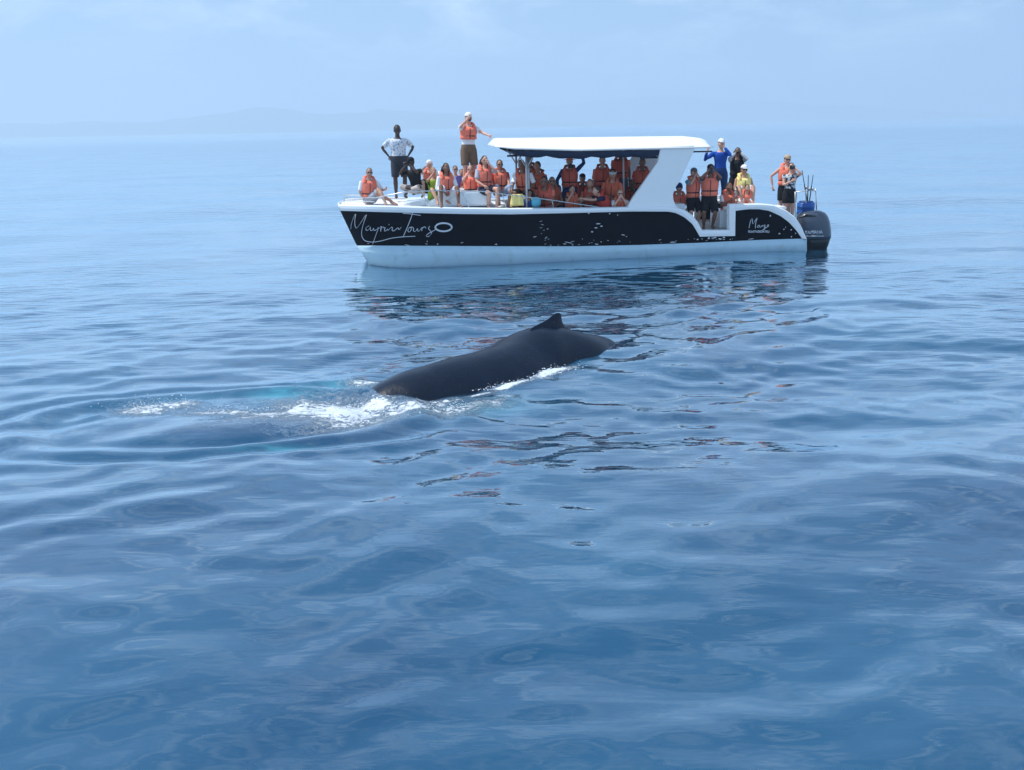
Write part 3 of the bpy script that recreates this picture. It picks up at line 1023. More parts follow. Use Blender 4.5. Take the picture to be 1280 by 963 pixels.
for k in range(13):
    w_ = 15
    y0_, y1_ = 280, 304
    kind = [0, 1, 2, 0, 3, 1, 0, 4, 0, 2, 3, 4, 1][k]
    if kind == 0: bl.append([(x, y0_), (x + w_, y0_), (x + w_, y1_), (x, y1_), (x, y0_)])
    elif kind == 1: bl += [[(x, y0_), (x, y1_), (x + w_, y1_)], [(x + w_, y0_), (x + w_, y1_)]]
    elif kind == 2: bl += [[(x, y1_), (x + w_ / 2, y0_), (x + w_, y1_)], [(x + 3, 296), (x + w_ - 3, 296)]]
    elif kind == 3: bl += [[(x, y0_), (x + w_, y0_)], [(x + w_ / 2, y0_), (x + w_ / 2, y1_)]]
    else: bl += [[(x + w_, y0_), (x, y0_), (x, y1_), (x + w_, y1_)], [(x, 292), (x + w_, 292)]]
    x += 20
letter('small_lettering', bl, 920, 260, S9, .006)
# worn flecks where the black paint has chipped, and the splash of stars at the stern
m_ = MB()
g7 = random.Random(12)


def fleck(px_, py_, w_, h_):
    c_ = at(px_, py_, hull_y(px_, py_) - .024)
    n_ = g7.randint(5, 8)
    a0 = g7.uniform(-.3, .3)
    vs_ = []
    for yv in (0, .006):
        for k in range(n_):
            aa = 2 * math.pi * k / n_; rr = g7.uniform(.5, 1.1)
            u_, v_ = math.cos(aa) * w_ * rr, math.sin(aa) * h_ * rr
            vs_.append(c_ + Vector((u_ * math.cos(a0) - v_ * math.sin(a0), yv, u_ * math.sin(a0) + v_ * math.cos(a0))))
    m_.add(vs_, [list(range(n_)), list(range(n_, 2 * n_))[::-1]] + [[k, (k + 1) % n_, n_ + (k + 1) % n_, n_ + k] for k in range(n_)])


for (px_, py_, w_, h_) in ((963, 270, .022, .03), (974.5, 292.3, .026, .026), (980, 287, .02, .02), (982, 284.5, .012, .022), (989, 287.5, .025, .022), (989.3, 296.3, .022, .022), (994.5, 292, .035, .006), (994.3, 292, .006, .035),
                          (711, 303.5, .12, .010), (706, 305, .05, .012), (716, 302, .06, .008), (748, 280, .07, .018), (745, 285, .05, .02), (752, 283, .04, .02), (740, 290, .04, .02), (779, 294, .06, .012), (783, 296, .03, .01), (736, 267, .025, .018),
                          (762, 267.3, .03, .018), (772, 269, .02, .02), (676, 277, .05, .006), (678, 281, .04, .008), (676, 285, .05, .006), (680, 288, .03, .006), (669, 296, .05, .01), (683, 297, .03, .012), (547, 305.3, .03, .02), (534, 302, .015, .02),
                          (892, 297.5, .10, .025), (886, 298, .05, .03), (900, 299, .06, .02), (905, 297, .04, .02), (841, 303, .09, .014), (939, 299, .09, .012), (510, 307, .12, .008), (746, 305.5, .05, .014), (825, 300, .05, .008), (872, 299.5, .03, .02)):
    fleck(px_, py_, w_, h_)
for k in range(42):
    px_ = g7.uniform(455, 995); cen_ = g7.choice([680, 745, 890, None, None])
    if cen_: px_ = g7.gauss(cen_, 16)
    lo_ = lerp_tab(BND, px_) - 1.0
    hi_ = lerp_tab(INN, px_) + 3
    if hi_ > lo_: continue
    py_ = max(hi_, lo_ - abs(g7.gauss(0, 7 if cen_ else 2)))
    fleck(px_, py_, g7.uniform(.006, .045), g7.uniform(.004, .012))
tag(m_.build('paint_chips', paintw, boat), kind='stuff')

# outboard motor at the stern
yE = .75
ob_m = pmat('outboard_grey', (0.045, 0.062, 0.095), .28, .5, coat=.6, var=.08, scale=3)
ob_d = pmat('outboard_black', (0.006, 0.008, 0.012), .35, .5, var=.2)


def loft_px(sections, name, mat, parent, yc, n_=20, sq=2.6):
    """sections: (py, x_left px, x_right px, half thickness m)"""
    m_ = MB(); vs_ = []
    for (py_, xa, xb_, hw) in sections:
        a, b4 = at(xa, py_, yc), at(xb_, py_, yc)
        cx, rx = (a.x + b4.x) / 2, (b4.x - a.x) / 2; z_ = (a.z + b4.z) / 2
        for k in range(n_):
            t = 2 * math.pi * k / n_
            c_, s_ = math.cos(t), math.sin(t)
            vs_.append(Vector((cx + rx * math.copysign(abs(c_) ** (2 / sq), c_), yc + hw * math.copysign(abs(s_) ** (2 / sq), s_), z_)))
    ns = len(sections)
    fs_ = [[i * n_ + k, i * n_ + (k + 1) % n_, (i + 1) * n_ + (k + 1) % n_, (i + 1) * n_ + k] for i in range(ns - 1) for k in range(n_)]
    fs_ += [list(range(n_))[::-1], [(ns - 1) * n_ + k for k in range(n_)]]
    m_.add(vs_, fs_); return m_.build(name, mat, parent)


ob = loft_px([(263.0, 1014, 1020, .08), (263.6, 1008, 1025, .20), (266, 1001, 1030, .27), (270, 997, 1033, .31), (277, 997, 1035.5, .33), (287, 999, 1037, .33), (294, 1001, 1037.3, .32), (297.5, 1002, 1037, .31)],
             'outboard_motor', ob_m, boat, yE)
loft_px([(297.3, 1003, 1036.6, .30), (303, 1004, 1035, .27), (308, 1005, 1033.5, .24), (313, 1006, 1031.5, .20), (330, 1008, 1029, .12)], 'lower_cowl', ob_d, ob, yE)
loft_px([(305, 1004, 1009, .13), (312, 1003, 1008, .12), (326, 1005, 1012, .10)], 'mounting_bracket', ob_d, ob, yE)
m_ = MB(); m_.tube([at(999, 272.6, yE - .33), at(1008, 269.6, yE - .325), at(1021, 270.5, yE - .325)], [(.02, .006), (.035, .006), (.006, .006)], 6, side=(0, 0, 1)); m_.build('air_intake', ob_d, ob)
m_ = MB(); m_.tube([at(1008, 295.4, yE - .335), at(1030, 295.4, yE - .335)], [(.010, .004)] * 2, 4, side=(0, 0, 1)); m_.build('cowl_stripe', paintw, ob)
cu = bpy.data.curves.new('t', 'FONT'); cu.body = 'YAMAHA'; cu.size = 0.135; cu.extrude = .004; cu.align_x = 'CENTER'
to = bpy.data.objects.new('t', cu); col.objects.link(to)
bpy.context.view_layer.update()
tm = bpy.data.meshes.new_from_object(to.evaluated_get(bpy.context.evaluated_depsgraph_get())); bpy.data.objects.remove(to)
p = at(1017, 292.6, yE - .337)
tm.transform(Matrix.Translation(p) @ Matrix.Rotation(R(90), 4, 'X') @ Matrix.Scale(.92, 4, (1, 0, 0)))
to = add_obj('maker_lettering', tm, ob, [paintw], False)

# blue drum, rod holders and rods at the stern
root_d = empty('drum', BOAT @ Matrix.Translation((at(1007, 262, 1.1).x, 1.1, at(1007, 271, 1.1).z)))
tag(root_d, 'bright blue plastic drum standing at the stern above the outboard motor', 'drum')
rd, hd = (at(1017, 262, 1.1).x - at(996, 262, 1.1).x) / 2, at(1007, 253, 1.1).z - at(1007, 271, 1.1).z
blue = pmat('blue_drum_plastic', (0.012, 0.09, 0.36), .4, .5, var=.1)
m_ = MB(); m_.tube([(0, 0, 0), (0, 0, .02), (0, 0, hd * .3), (0, 0, hd * .33), (0, 0, hd * .36), (0, 0, hd * .66), (0, 0, hd * .69), (0, 0, hd * .72), (0, 0, hd * .95), (0, 0, hd)],
                  [(rd * f_, rd * f_) for f_ in (.9, .98, .98, 1.03, .98, .98, 1.03, .98, .98, .86)], 20); m_.build('barrel', blue, root_d)
m_ = MB(); m_.tube([(0, 0, hd), (0, 0, hd + .03)], [(rd * .8, rd * .8), (rd * .78, rd * .78)], 18); m_.build('lid', pmat('dark_blue_lid', (.008, .05, .2), .5), root_d)
for (pix, yy) in ((((994, 240), (994, 272)), .5), (((1019.5, 239), (1021, 263)), .5), (((994, 240.5), (1008, 238.5), (1019.5, 239)), .5), (((994, 240), (994, 240.1)), 1.6), (((1019.5, 236), (1020.5, 262)), 1.9), (((1007, 240), (1008, 270)), .9)):
    if len(pix) == 2 and abs(pix[0][1] - pix[1][1]) < 1: continue
    rail('stern_frame', [(a[0], a[1], yy) for a in pix], yy, .014, dullpole)
for (pa, pb_, lb) in (((1008, 251), (1002.5, 213), 'dark fishing rod leaning forward, nearest the photographer standing at the stern'), ((1009.5, 251), (1010.5, 219), 'short dark fishing rod upright in the middle of the stern rod holders'),
                      ((1012, 251), (1016.5, 218.5), 'dark fishing rod leaning aft, farthest back over the outboard motor')):
    a, b4 = at(*pa, 1.35), at(*pb_, 1.35)
    if pa[0] == 1008: a, b4 = at(1007, 236, 1.0), at(1002.5, 213, 1.0)
    rr_ = empty('fishing_rod', BOAT @ Matrix.Translation(a)); tag(rr_, lb, 'fishing rod', 'fishing rods at the stern')
    v = b4 - a
    if pa[0] == 1008: rr_.matrix_world = BOAT @ Matrix.Translation(at(1009, 252, 1.0)); a = at(1009, 252, 1.0); v = Vector((b4 - a))
    m_ = MB(); m_.tube([Vector((0, 0, 0)), v * .55], .016, 7); m_.build('grip', darkpl, rr_)
    m_ = MB(); m_.tube([v * .5, v], .011, 6); m_.build('blank', darkpl, rr_)
    m_ = MB(); m_.ball(v * .45 + Vector((.03, -.04, 0)), (.035, .03, .045), 8, 6); m_.build('reel', pmat('reel_silver', (.5, .52, .55), .3, metal=.7), rr_)

# ------------------------------------------------------------------ people
SKIN = dict(light=(0.60, 0.34, 0.25), tan=(0.48, 0.26, 0.18), brown=(0.22, 0.11, 0.07), dark=(0.065, 0.036, 0.028))
HAIR = dict(black=(0.008, 0.007, 0.007), brown=(0.045, 0.025, 0.016), blond=(0.28, 0.18, 0.09), grey=(0.16, 0.15, 0.14))
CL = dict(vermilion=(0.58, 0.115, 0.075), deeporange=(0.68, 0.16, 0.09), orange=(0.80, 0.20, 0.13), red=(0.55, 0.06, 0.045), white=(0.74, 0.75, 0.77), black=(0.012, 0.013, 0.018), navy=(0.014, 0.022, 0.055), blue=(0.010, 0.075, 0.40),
          lime=(0.30, 0.48, 0.05), yellow=(0.82, 0.70, 0.26), khaki=(0.17, 0.115, 0.075), grey=(0.13, 0.14, 0.165), lightgrey=(0.42, 0.45, 0.50), paleblue=(0.36, 0.44, 0.58),
          turquoise=(0.13, 0.48, 0.62), darkgrey=(0.035, 0.04, 0.055), slate=(0.06, 0.07, 0.10), pink=(0.62, 0.17, 0.16), purple=(0.16, 0.13, 0.42), olive=(0.035, 0.045, 0.03), tanc=(0.42, 0.31, 0.22),
          darkblue=(0.012, 0.045, 0.16), beige=(0.50, 0.44, 0.40))


def cloth(c):
    if c == 'floral': return pmat('cloth_floral', (0.66, 0.70, 0.74), .8, .2, var=.08, second=(.26, .33, .44), bscale=24, thresh=(.54, .60))
    if c == 'palm': return pmat('cloth_palm_print', (0.50, 0.54, 0.56), .8, .2, var=.1, second=(.02, .03, .05), bscale=11, thresh=(.48, .53))
    if c == 'blacklime': return pmat('cloth_lime_print', CL['lime'], .8, .2, var=.15, second=(.02, .03, .01), bscale=9, thresh=(.60, .64))
    return pmat('cloth_' + c, CL[c], .85, .25, var=.16, scale=7, bump=.5, bscale=28)


def skinm(s): return pmat('skin_' + s, SKIN[s], .5, .4, var=.10, scale=14)
def hairm(h): return pmat('hair_' + h, HAIR[h], .55, .4, var=.35, scale=60, bump=.6, bscale=90)


lipm = pmat('lips', (.28, .09, .08), .5); eyem = pmat('eye_white', (.6, .6, .6), .3); pupm = pmat('iris_dark', (.012, .01, .01), .2)
lensm = pmat('sunglass_lens', (.008, .009, .012), .12, .6, coat=.5); strapm = pmat('black_webbing', (.012, .012, .014), .7)


def ik(a, b, l1, l2, pole):
    d = b - a; L_ = d.length
    if L_ > (l1 + l2) * .995:
        b = a + d.normalized() * (l1 + l2) * .995; d = b - a; L_ = d.length
    L_ = max(L_, abs(l1 - l2) + .02)
    u = d.normalized()
    x = (l1 * l1 - l2 * l2 + L_ * L_) / (2 * L_)
    h = math.sqrt(max(0, l1 * l1 - x * x))
    p = pole - u * pole.dot(u)
    p = p.normalized() if p.length > 1e-4 else Vector((0, -1, 0))
    return a + u * x + p * h, b


PCOUNT = 0


def person(label, hx, hy, y, pose='sit', yaw=0.0, s=1.0, lean=(0, 0), skin='light', hair='brown', long=False, hat=None, glasses=False, shirt='white', sleeve=.45,
           bottom='black', leglen=.5, dress=False, jacket='orange', arms=('lap', 'lap'), legs=None, look=(0, 0), fat=1.0, shoes=None, foot_z=None, bare=False, cover=None, jcut=1.0):
    """hx, hy: where the head's centre stands in the photo; y: metres in from the boat's near side; yaw 0 faces the photographer"""
    global PCOUNT
    PCOUNT += 1
    s *= 1.04
    H = at(hx, hy, y)
    yawr = R(yaw)
    Rl = Matrix.Rotation(R(lean[0]), 3, 'X') @ Matrix.Rotation(R(lean[1]), 3, 'Y')     # +fwd leans towards -Y (the chest side)
    Rz = Matrix.Rotation(yawr, 3, 'Z')
    hv = (Rl @ Vector((0, 0, .66))) * s
    Pw = H - Rz @ hv
    root = empty('person', BOAT @ Matrix.Translation(Pw) @ Rz.to_4x4() @ Matrix.Scale(s, 4))
    tag(root, label, 'person', 'people aboard the tour boat')
    Minv = (Matrix.Translation(Pw) @ Rz.to_4x4() @ Matrix.Scale(s, 4)).inverted()

    def T(v): return Rl @ Vector(v)
    C_ = lambda z, yv=0.0, x=0.0: T((x, yv, z))
    # --- joints
    sh = [T((-.175, 0, .445)), T((.175, 0, .445))]
    presets = {'lap': (.13, -.27, .08), 'hip': (.24, .0, .08), 'down': (.24, -.04, -.10), 'eye': (.06, -.20, .665), 'chin': (.05, -.20, .60), 'chest': (.06, -.24, .36), 'side': (.34, .02, .02),
               'back': (.28, .16, -.04), 'knee': (.16, -.42, .08), 'up': (.30, -.05, .80), 'fold': (.02, -.22, .30), 'belly': (.06, -.24, .18)}
    hands, elbows = [], []
    for i, a in enumerate(arms):
        sg = -1 if i == 0 else 1
        if isinstance(a, str):
            p = Vector(presets[a]); p.x *= sg
            hp = T(p) if a in ('eye', 'chin', 'chest', 'fold', 'hip', 'up', 'belly') else p
        else:
            if a[0] == 'px': hp = Minv @ at(a[1], a[2], a[3])
            else: hp = T(Vector(a))
        pole = T((sg * .7, .25, -.9)) if a != 'hip' else T((sg * 1, .5, .0))
        e, hp = ik(sh[i], hp, .285, .255, pole)
        hands.append(hp); elbows.append(e)
    hipj = [Vector((-.095, 0, -.03)), Vector((.095, 0, -.03))]
    if legs is None: legs = 'stand' if pose == 'stand' else 'bench'
    feet = {'stand': [(-.11, 0, -.86), (.11, .02, -.86)], 'bench': [(-.13, -.44, -.42), (.13, -.42, -.42)], 'hang': [(-.13, -.40, -.44), (.14, -.42, -.44)],
            'cross': [(.16, -.34, -.02), (-.16, -.30, -.03)], 'side': [(.45, -.30, -.04), (.55, -.18, -.04)], 'squat': [(-.16, -.30, -.30), (.16, -.28, -.30)], 'walk': [(-.12, -.18, -.84), (.12, .16, -.84)],
            'deck': [(-.15, -.62, -.06), (.15, -.55, -.06)], 'kneesup': [(-.13, -.45, -.10), (.14, -.48, -.10)]}
    ft = []
    for i, a in enumerate(feet[legs] if isinstance(legs, str) else legs):
        if isinstance(a[0], str): ft.append(Minv @ at(a[1], a[2], a[3]))
        else: ft.append(Vector(a))
    if foot_z is not None:
        for f_ in ft: f_.z = (foot_z - Pw.z) / s + .07
    knees = []
    for i in range(2):
        sg = -1 if i == 0 else 1
        pl = Vector((sg * .15, -1, .25)) if pose == 'stand' else Vector((sg * .25, -.5, 1))
        if legs == 'cross': pl = Vector((sg * 1.0, -.3, .25))
        if legs == 'side': pl = Vector((.3, -1, .4))
        k_, f_ = ik(hipj[i], ft[i], .43, .42, pl); knees.append(k_); ft[i] = f_
    # --- body: one continuous surface
    B = MB()
    tz = [(-.13, .07, .06), (-.09, .125, .095), (0, .158, .112), (.10, .142, .10), (.20, .135, .098), (.32, .160, .112), (.41, .172, .108), (.455, .15, .09), (.485, .09, .07), (.52, .058, .058), (.60, .052, .055)]
    B.tube([C_(z) for z, a, b_ in tz], [(a * (fat if z < .45 else 1), b_ * (fat if z < .45 else 1)) for z, a, b_ in tz], 16, side=T((1, 0, 0)))
    for i in range(2):
        sg = -1 if i == 0 else 1
        B.tube([sh[i] + T((-sg * .05, 0, .0)), sh[i], sh[i].lerp(elbows[i], .35), elbows[i], elbows[i].lerp(hands[i], .3), hands[i]],
               [(.05, .05), (.054, .054), (.047, .047), (.036, .036), (.038, .036), (.024, .020)], 10)
        fd_ = (hands[i] - elbows[i]).normalized()
        B.ball(hands[i] + fd_ * .045, (.022, .040, .050), 8, 6, rot=fd_.to_track_quat('Z', 'Y').to_matrix())
        B.tube([hipj[i], hipj[i].lerp(knees[i], .25), knees[i], knees[i].lerp(ft[i], .3), ft[i]], [(.088, .092), (.085, .088), (.055, .055), (.058, .056), (.034, .036)], 12)
        kd = (knees[i] - hipj[i]); kd.z = 0
        toe = Vector((sg * .12, -1, 0)).normalized() if pose == 'stand' or kd.length < .1 else (kd.normalized() * .8 + Vector((0, 0, -.2))).normalized()
        if foot_z is not None or pose == 'stand': toe.z = 0
        B.tube([ft[i] - toe * .05 + Vector((0, 0, -.035)), ft[i] + toe * .03 + Vector((0, 0, -.03)), ft[i] + toe * .12 + Vector((0, 0, -.045)), ft[i] + toe * .18 + Vector((0, 0, -.052))],
               [(.034, .035), (.040, .038), (.044, .026), (.030, .016)], 10)
    bm_ = remeshed(B, 'body', .017, 2)
    # head, ears, eyes, mouth, fingers set into the same mesh
    hd = MB()
    Rh = Rl @ Matrix.Rotation(R(look[1]), 3, 'Z') @ Matrix.Rotation(R(look[0] - lean[0] * .8), 3, 'X')
    hc = T((0, -.018, .675))

    def headfn(d, p):
        q = p.copy()
        if d.z < 0: q.x *= 1 - .28 * (-d.z); q.y *= 1 - .10 * (-d.z)
        if d.y < 0:
            f = -d.y
            q.y += .012 * f * (d.z > .15) - 0
            q.y -= .030 * math.exp(-((d.x / .16) ** 2 + ((d.z + .12) / .16) ** 2)) * f           # nose
            q.y += .012 * math.exp(-((abs(d.x) - .38) / .18) ** 2 - ((d.z - .10) / .14) ** 2) * f     # eye sockets
            q.y -= .010 * math.exp(-((d.x / .3) ** 2 + ((d.z + .80) / .2) ** 2))                    # chin
        return q
    hd.ball(hc, (.080, .100, .122), 22, 18, rot=Rh, fn=headfn)
    for sg in (-1, 1): hd.ball(hc + Rh @ Vector((sg * .078, .008, -.005)), (.012, .022, .032), 6, 5, rot=Rh)
    for i in range(2):
        fdv = (hands[i] - elbows[i]).normalized(); qm = fdv.to_track_quat('Z', 'Y').to_matrix(); sg = -1 if i == 0 else 1
        for f_ in range(4):
            off = qm @ Vector((0, (-.030 + .020 * f_), .085)); b0 = hands[i] + off
            ln = (.034, .042, .039, .030)[f_]
            d1 = (qm @ Vector((-.25 * sg, .06 * (f_ - 1.5), 1))).normalized(); d2 = (qm @ Vector((-.9 * sg, .04 * (f_ - 1.5), .6))).normalized()
            hd.tube([b0 - d1 * .02, b0 + d1 * ln, b0 + d1 * ln + d2 * ln * .9], [.0088, .008, .0065], 5)
        tb = hands[i] + qm @ Vector((-.006 * sg, -.032, .03)); hd.tube([tb, tb + qm @ Vector((-.02 * sg, -.030, .022)), tb + qm @ Vector((-.035 * sg, -.036, .05))], [.011, .010, .008], 5)
    n1 = len(hd.F)
    hd.mi = 1
    for sg in (-1, 1): hd.ball(hc + Rh @ Vector((sg * .030, -.079, .010)), (.013, .008, .008), 7, 5, rot=Rh)
    hd.mi = 2
    for sg in (-1, 1): hd.ball(hc + Rh @ Vector((sg * .030, -.085, .010)), (.006, .004, .006), 6, 4, rot=Rh)
    hd.mi = 3
    hd.ball(hc + Rh @ Vector((0, -.087, -.058)), (.024, .008, .009), 8, 5, rot=Rh)
    base = bmesh.new(); base.from_mesh(bm_); bpy.data.meshes.remove(bm_)
    hm_ = hd.mesh('h'); base.from_mesh(hm_); bpy.data.meshes.remove(hm_)
    me_ = bpy.data.meshes.new('body'); base.to_mesh(me_); base.free()
    sm_ = skinm(skin)
    add_obj('body', me_, root, [sm_, eyem, pupm, lipm])
    # --- clothes
    if shirt:
        S_ = MB()
        ts = [(z, a + .014, b_ + .014) for z, a, b_ in tz if -.05 < z < .46]
        ts = [(-.05, .165, .125)] + ts + [(.475, .11, .085)]
        S_.tube([C_(z) for z, a, b_ in ts], [(a * fat, b_ * fat) for z, a, b_ in ts], 16, side=T((1, 0, 0)))
        for i in range(2):
            sg = -1 if i == 0 else 1
            pts_ = [sh[i] + T((-sg * .06, 0, 0)), sh[i] + T((sg * .01, 0, 0))]; rr_ = [.060, .066]
            if sleeve > 0:
                if sleeve <= 1: pts_ += [sh[i].lerp(elbows[i], max(.2, sleeve))]; rr_ += [.064]
                else: pts_ += [sh[i].lerp(elbows[i], .5), elbows[i], elbows[i].lerp(hands[i], .5), elbows[i].lerp(hands[i], .92)]; rr_ += [.060, .050, .046, .036]
                S_.tube(pts_, rr_, 10)
        add_obj('shirt', remeshed(S_, 'shirt', .017, 2), root, [cloth(shirt)])
    if bottom:
        S_ = MB()
        ts = [(-.12, .10, .09), (-.08, .15, .125), (0, .178, .130), (.07, .165, .122), (.10, .15, .11)]
        S_.tube([C_(z) for z, a, b_ in ts], [(a * fat, b_ * fat) for z, a, b_ in ts], 16, side=T((1, 0, 0)))
        for i in range(2):
            pts_ = [hipj[i], hipj[i].lerp(knees[i], .3)]; rr_ = [.105, .108]
            t_ = leglen * 2
            if t_ <= 1: pts_.append(hipj[i].lerp(knees[i], t_)); rr_.append(.098)
            else: pts_ += [hipj[i].lerp(knees[i], .7), knees[i], knees[i].lerp(ft[i], min(.95, t_ - 1))]; rr_ += [.085, .078, .058]
            S_.tube(pts_, rr_, 12)
        if dress:
            mid = [(hipj[0] + hipj[1]) / 2, (hipj[0].lerp(knees[0], .8) + hipj[1].lerp(knees[1], .8)) / 2]
            S_.tube(mid, [(.19, .12), (.23, .12)], 14, side=(1, 0, 0))
        add_obj('dress' if dress else ('trousers' if leglen > .6 else 'shorts'), remeshed(S_, 'bottoms', .017, 2), root, [cloth(bottom)])
    if shoes:
        for i in range(2):
            S_ = MB(); S_.ball(ft[i] + Vector((0, -.06, -.035)), (.052, .13, .042), 10, 6)
            add_obj('shoe', S_.mesh('shoe'), root, [cloth(shoes)])
    if jacket:
        jm = cloth(jacket)
        J = MB()
        tj = [(.02, .150, .115), (.035, .180, .150), (.09, .190, .165), (.135, .180, .150), (.155, .168, .135), (.175, .182, .152), (.26, .192, .172), (.36, .190, .175), (.43, .175, .150), (.465, .14, .115), (.475, .10, .08)]
        tj = [(.475 - (.475 - z) * jcut, a, b_) for z, a, b_ in tj]
        J.tube([C_(z, -.008) for z, a, b_ in tj], [((a + .008) * (1 + (fat - 1) * .8), (b_ + .004) * (1 + (fat - 1) * .8)) for z, a, b_ in tj], 22, side=T((1, 0, 0)))
        for sg in (-1, 1):      # shoulder yokes
            J.tube([T((sg * .10, -.11, .34)), T((sg * .125, -.09, .44)), T((sg * .125, .0, .495)), T((sg * .12, .09, .44))], [(.055, .032), (.06, .036), (.06, .034), (.055, .03)], 8, side=T((1, 0, 0)))
        jo = add_obj('life_jacket', remeshed(J, 'life_jacket', .017, 1), root, [jm])
        K_ = MB()
        # collar: a thick horseshoe standing behind and beside the neck
        K_.tube([T((-.10, -.125, .44)), T((-.125, -.04, .515)), T((-.105, .06, .56)), T((0, .105, .585)), T((.105, .06, .56)), T((.125, -.04, .515)), T((.10, -.125, .44))],
                [(.030, .026), (.040, .036), (.036, .052), (.030, .060), (.036, .052), (.040, .036), (.030, .026)], 9, side=T((0, 0, 1)))
        add_obj('collar', K_.mesh('collar'), jo, [jm])
        S_ = MB()
        rr2 = (.176 * (1 + (fat - 1) * .8), .146 * (1 + (fat - 1) * .8))
        ring = [C_(.475 - (.475 - .156) * jcut + .03 * (-math.cos(2 * math.pi * k / 18) * .0 + abs(math.sin(math.pi * k / 18)) * 0), -.008) + T((rr2[0] * 1.02 * math.sin(2 * math.pi * k / 18), -rr2[1] * 1.02 * math.cos(2 * math.pi * k / 18), 0)) for k in range(19)]
        S_.tube(ring, [(.022, .007)] * 19, 6, side=T((0, 0, 1)))
        add_obj('belt', S_.mesh('belt'), jo, [strapm])
        S_ = MB()
        S_.tube([C_(.475 - (.475 - z) * jcut, -.008) + T((0, -(b_ + .006) * (1 + (fat - 1) * .8), 0)) for z, b_ in ((.04, .15), (.09, .165), (.15, .140), (.18, .153), (.26, .173), (.36, .176), (.43, .15))], [(.008, .006)] * 7, 5)
        S_.box(T((0, -(.152) * (1 + (fat - 1) * .8), .475 - .319 * jcut)), (.05, .02, .034), rot=Rl)
        add_obj('buckle_strap', S_.mesh('strap'), jo, [strapm])
    # --- hair, hats, glasses
    if hair:
        G_ = MB()
        seed = PCOUNT * 1.7

        def hf(d, p):
            nz = mnoise.noise(Vector((d.x * 3 + seed, d.y * 3, d.z * 3)))
            return p * (1 + .05 * nz)
        G_.ball(hc + Rh @ Vector((0, .020, .022)), (.085, .096, .112), 16, 12, rot=Rh, fn=hf)
        if long:
            for xx in (-.055, 0, .055):
                G_.tube([hc + Rh @ Vector((xx * 1.1, .05, .03)), hc + Rh @ Vector((xx * 1.45, .075, -.07)), hc + Rh @ Vector((xx * 1.5, .07, -.17)), hc + Rh @ Vector((xx * 1.2, .06, -.24))], [.045, .048, .038, .014], 8)
        add_obj('hair', remeshed(G_, 'hair', .012, 1) if long else G_.mesh('hair'), root, [hairm(hair)])
    if hat:
        kind, hc_col = hat
        G_ = MB()

        def capf(d, p):
            if d.z < 0: p.z *= .12
            return p
        if kind in ('cap', 'sunhat'):
            G_.ball(hc + Rh @ Vector((0, .008, .055)), (.092, .108, .088), 16, 10, rot=Rh, fn=capf)
            if kind == 'cap': G_.ball(hc + Rh @ Vector((0, -.125, .052)), (.070, .070, .008), 12, 5, rot=Rh)
            else: G_.ball(hc + Rh @ Vector((0, 0, .050)), (.165, .175, .010), 18, 5, rot=Rh)
        elif kind == 'visor':
            G_.tube([hc + Rh @ Vector((.093 * math.sin(a_ * math.pi / 8), -.105 * math.cos(a_ * math.pi / 8), .062)) for a_ in range(17)], [(.020, .006)] * 17, 6, side=Rh @ Vector((0, 0, 1)))
            G_.ball(hc + Rh @ Vector((0, -.125, .052)), (.074, .070, .008), 12, 5, rot=Rh)
        elif kind == 'scarf':
            G_.ball(hc + Rh @ Vector((0, .018, .030)), (.094, .108, .120), 16, 12, rot=Rh)
        add_obj({'cap': 'cap', 'visor': 'visor', 'sunhat': 'sun_hat', 'scarf': 'hood'}[kind], G_.mesh('hat'), root, [cloth(hc_col)])
    if glasses:
        G_ = MB()
        for sg in (-1, 1):
            G_.ball(hc + Rh @ Vector((sg * .034, -.092, .012)), (.028, .008, .021), 10, 6, rot=Rh)
            G_.tube([hc + Rh @ Vector((sg * .060, -.088, .018)), hc + Rh @ Vector((sg * .083, .0, .014))], .004, 5)
        G_.box(hc + Rh @ Vector((0, -.096, .018)), (.016, .006, .006), rot=Rh)
        add_obj('sunglasses', G_.mesh('glasses'), root, [lensm])
    Mw = BOAT @ Matrix.Translation(Pw) @ Rz.to_4x4() @ Matrix.Scale(s, 4)
    return dict(root=root, M=Mw, hands=[Mw @ h_ for h_ in hands], face=Mw @ (hc + Rh @ Vector((0, -.13, .01))), Rh=(BOAT.to_3x3() @ Rz @ Rh), head=Mw @ hc)


def gadget(pr, kind, label, where='face', off=(0, 0, 0)):
    p = pr['face'] if where == 'face' else pr['hands'][where]
    Rm = pr['Rh']
    p = p + Rm @ Vector(off)
    o = empty('camera' if kind != 'phone' else 'phone', Matrix.Translation(p) @ Rm.to_4x4())
    if kind == 'phone':
        tag(o, label, 'phone')
        m_ = MB(); m_.box((0, 0, 0), (.078, .010, .155)); m_.build('case', darkpl, o, False, bevel=.003)
        m_ = MB(); m_.ball((.022, -.008, .055), (.012, .004, .012), 8, 5); m_.build('lens', lensm, o)
    else:
        tag(o, label, 'camera')
        L_ = .22 if kind == 'tele' else .09
        m_ = MB(); m_.box((0, 0, 0), (.14, .06, .095)); m_.box((0, 0, .058), (.05, .05, .03)); m_.build('camera_body', darkpl, o, False, bevel=.006)
        m_ = MB(); m_.tube([(0, -.02, 0), (0, -.02 - L_ * .5, 0), (0, -.022 - L_ * .5, 0), (0, -.03 - L_, 0)], [.034, .034, .042, .042], 14); m_.build('lens', darkpl if kind != 'white' else paintw, o)
    return o
